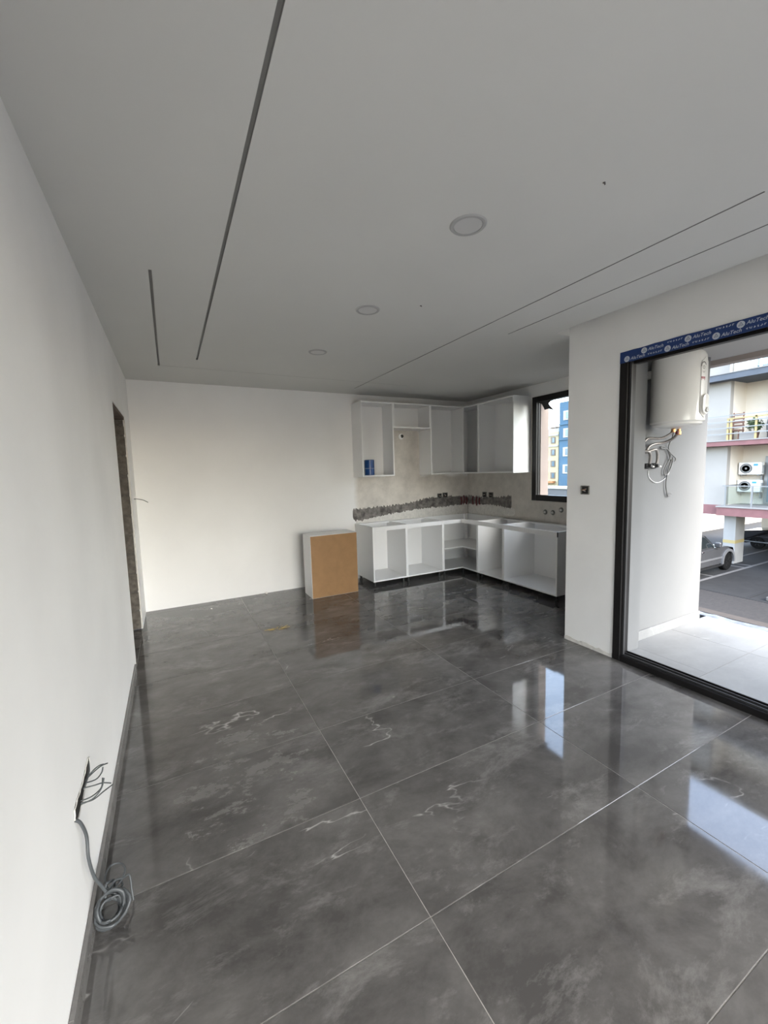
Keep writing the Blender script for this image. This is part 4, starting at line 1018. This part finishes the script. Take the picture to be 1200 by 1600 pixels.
box('side_moulding', (19.1, PY0 - .014, zb + .60), (21.34, PY0 - .001, zb + .68), 'silver2', pk, .004)
for cxw in (21.86, 18.55):
    bm = bmesh.new(); A = [(cxw + r * math.cos(math.pi * i / 14 * 1.08 - .12), zb + .40 + r * math.sin(math.pi * i / 14 * 1.08 - .12)) for r in (.445,) for i in range(15)]
    B = [(cxw + .56 * math.cos(math.pi * i / 14 * 1.08 - .12), zb + .40 + .56 * math.sin(math.pi * i / 14 * 1.08 - .12)) for i in range(15)]
    prism(bm, A + list(reversed(B)), 'y', PY0 - .05, PY0 + .02); obj('wheel_arch', bm, 'silver2', pk)
for cxw in (21.86, 18.55): wheel(pk, cxw, PY0 + .12, .40, .26, -1); wheel(pk, cxw, PY1 - .12, .40, .26, 1)
box('bumper', (22.40, PY0 + .05, zb + .42), (22.52, PY1 - .05, zb + .68), 'silver', pk, .03)
box('headlamp', (22.36, PY0 + .06, zb + .76), (22.46, PY0 + .40, zb + .94), 'lampglass', pk, .02)
box('load_bed', (17.5, PY0 + .1, zb + 1.06), (19.0, PY1 - .1, zb + 1.075), 'black', pk)

bc = empty('black_car', (29.2, 8.8, G), 'glossy black car parked under the white block', 'car')
prof = [(11.05, zb + .45), (11.0, zb + .75), (10.75, zb + .92), (9.75, zb + 1.05), (9.0, zb + 1.42), (8.4, zb + 1.50), (7.2, zb + 1.46), (6.5, zb + 1.15), (6.1, zb + 1.1), (6.0, zb + .5), (6.2, zb + .26), (6.6, zb + .26)]
def arch2(cy, r, n=8): return [(cy + r * -math.cos(math.pi * i / n), zb + .30 + r * math.sin(math.pi * i / n)) for i in range(n + 1)]
prof += arch2(7.1, .36) + [(7.6, zb + .22), (9.5, zb + .22)] + arch2(10.1, .36) + [(10.6, zb + .26), (10.95, zb + .28)]
bm = bmesh.new(); prism(bm, prof, 'x', 28.4, 30.15)
for v in bm.verts:
    f = max(0, (v.co.z - zb - .9) / .6); v.co.x += (.20 * f if v.co.x < 29 else -.20 * f)
bmesh.ops.bevel(bm, geom=[e for e in bm.edges if abs(e.verts[0].co.x - e.verts[1].co.x) < .3 and e.calc_length() > .15], offset=.04, segments=2, affect='EDGES'); obj('body', bm, 'carblack', bc)
bm = bmesh.new()
gp = [(9.65, zb + 1.06), (9.0, zb + 1.36), (8.4, zb + 1.43), (7.3, zb + 1.40), (6.7, zb + 1.12)]
bm.faces.new([bm.verts.new((28.4 + .20 * max(0, (z - zb - .9) / .6) - .006, y, z)) for y, z in gp]); obj('side_window', bm, 'carglass', bc)
for cyw in (7.1, 10.1): wheel(bc, 28.53, cyw, .32, .22, -1, 'x'); wheel(bc, 30.02, cyw, .32, .22, 1, 'x')
box('headlamp', (28.42, 10.72, zb + .68), (28.8, 10.98, zb + .80), 'lampglass', bc, .02); box('chrome_trim', (28.385, 6.4, zb + .34), (28.399, 10.9, zb + .40), 'chrome', bc)
box('side_mirror', (28.22, 9.35, zb + 1.02), (28.44, 9.50, zb + 1.18), 'carblack', bc, .03)

# ---- far houses seen through the kitchen window
MT['ylw'] = mat('pale yellow render', (.52, .42, .25), .85, .05, .5); MT['blu'] = mat('blue cladding', (.060, .125, .185), .7, .08, .4)
MT['frame'] = mat('window surround', (.45, .43, .38), .7); MT['shade'] = mat('brown shutter', (.20, .15, .11), .7)
def house(name, label, x, y0, y1, ztop, m, wins, bands, bm_):
    t = empty(name, (x + 5, (y0 + y1) / 2, G), label, 'building')
    box('wall', (x, y0, G), (x + 10, y1, ztop), m, t)
    for (y, z, w, h, pm) in wins:
        f = box('window', (x - .10, y - w / 2, z - h / 2), (x - .001, y + w / 2, z + h / 2), pm, t); box('pane', (x - .14, y - w * .36, z - h * .36), (x - .101, y + w * .12, z + h * .36), 'bglass', f)
    for z in bands: box('cornice', (x - .18, y0, z - .10), (x - .001, y1, z + .10), bm_, t)
    return t
yw_ = []
for k, z in enumerate((6.1, 4.0, 2.05, .0)):
    for y in (50.1, 51.6, 53.6, 55.6): yw_.append((y, z, .95, 1.1, 'shade'))
hy_ = house('yellow_house', 'pale yellow house with small windows seen through the kitchen window', 60, 49.0, 58, 7.5, 'ylw', yw_, [6.95, 5.1], 'frame')
box('roof_parapet', (60.2, 49.1, 7.5), (60.5, 57.9, 8.1), 'frame', hy_)
for y in (49.6, 50.4, 51.2): box('roof_tank', (61, y, 7.5), (61.5, y + .45, 8.5), 'shade', hy_)
hb_ = house('blue_house', 'tall blue block with white windows seen through the kitchen window', 59, 36.0, 48.05, 12.15, 'blu', [(y, z, 1.25, 1.5, 'frame') for z in (9.9, 7.05, 3.95, 1.1) for y in (46.6, 43.6, 40.6)], [8.5, 6.0], 'blu')
lw = empty('low_shed', (55, 47, G), 'low white shed roof in front of the far houses', 'shed')
box('roof', (53, 40, -1.9), (56, 58, -1.55), 'frame', lw, .05); box('wall', (53.2, 40.2, G), (55.8, 57.8, -1.9), 'greyb', lw)
aw = tag(box('shop_awning', (59.0, 49.4, -1.3), (59.8, 56, -.95), mat('orange awning', (.45, .20, .08), .8), None, .03), 'orange awning at the foot of the yellow house', 'awning')

for o in bpy.data.objects:
    if '_org' in o: del o['_org']
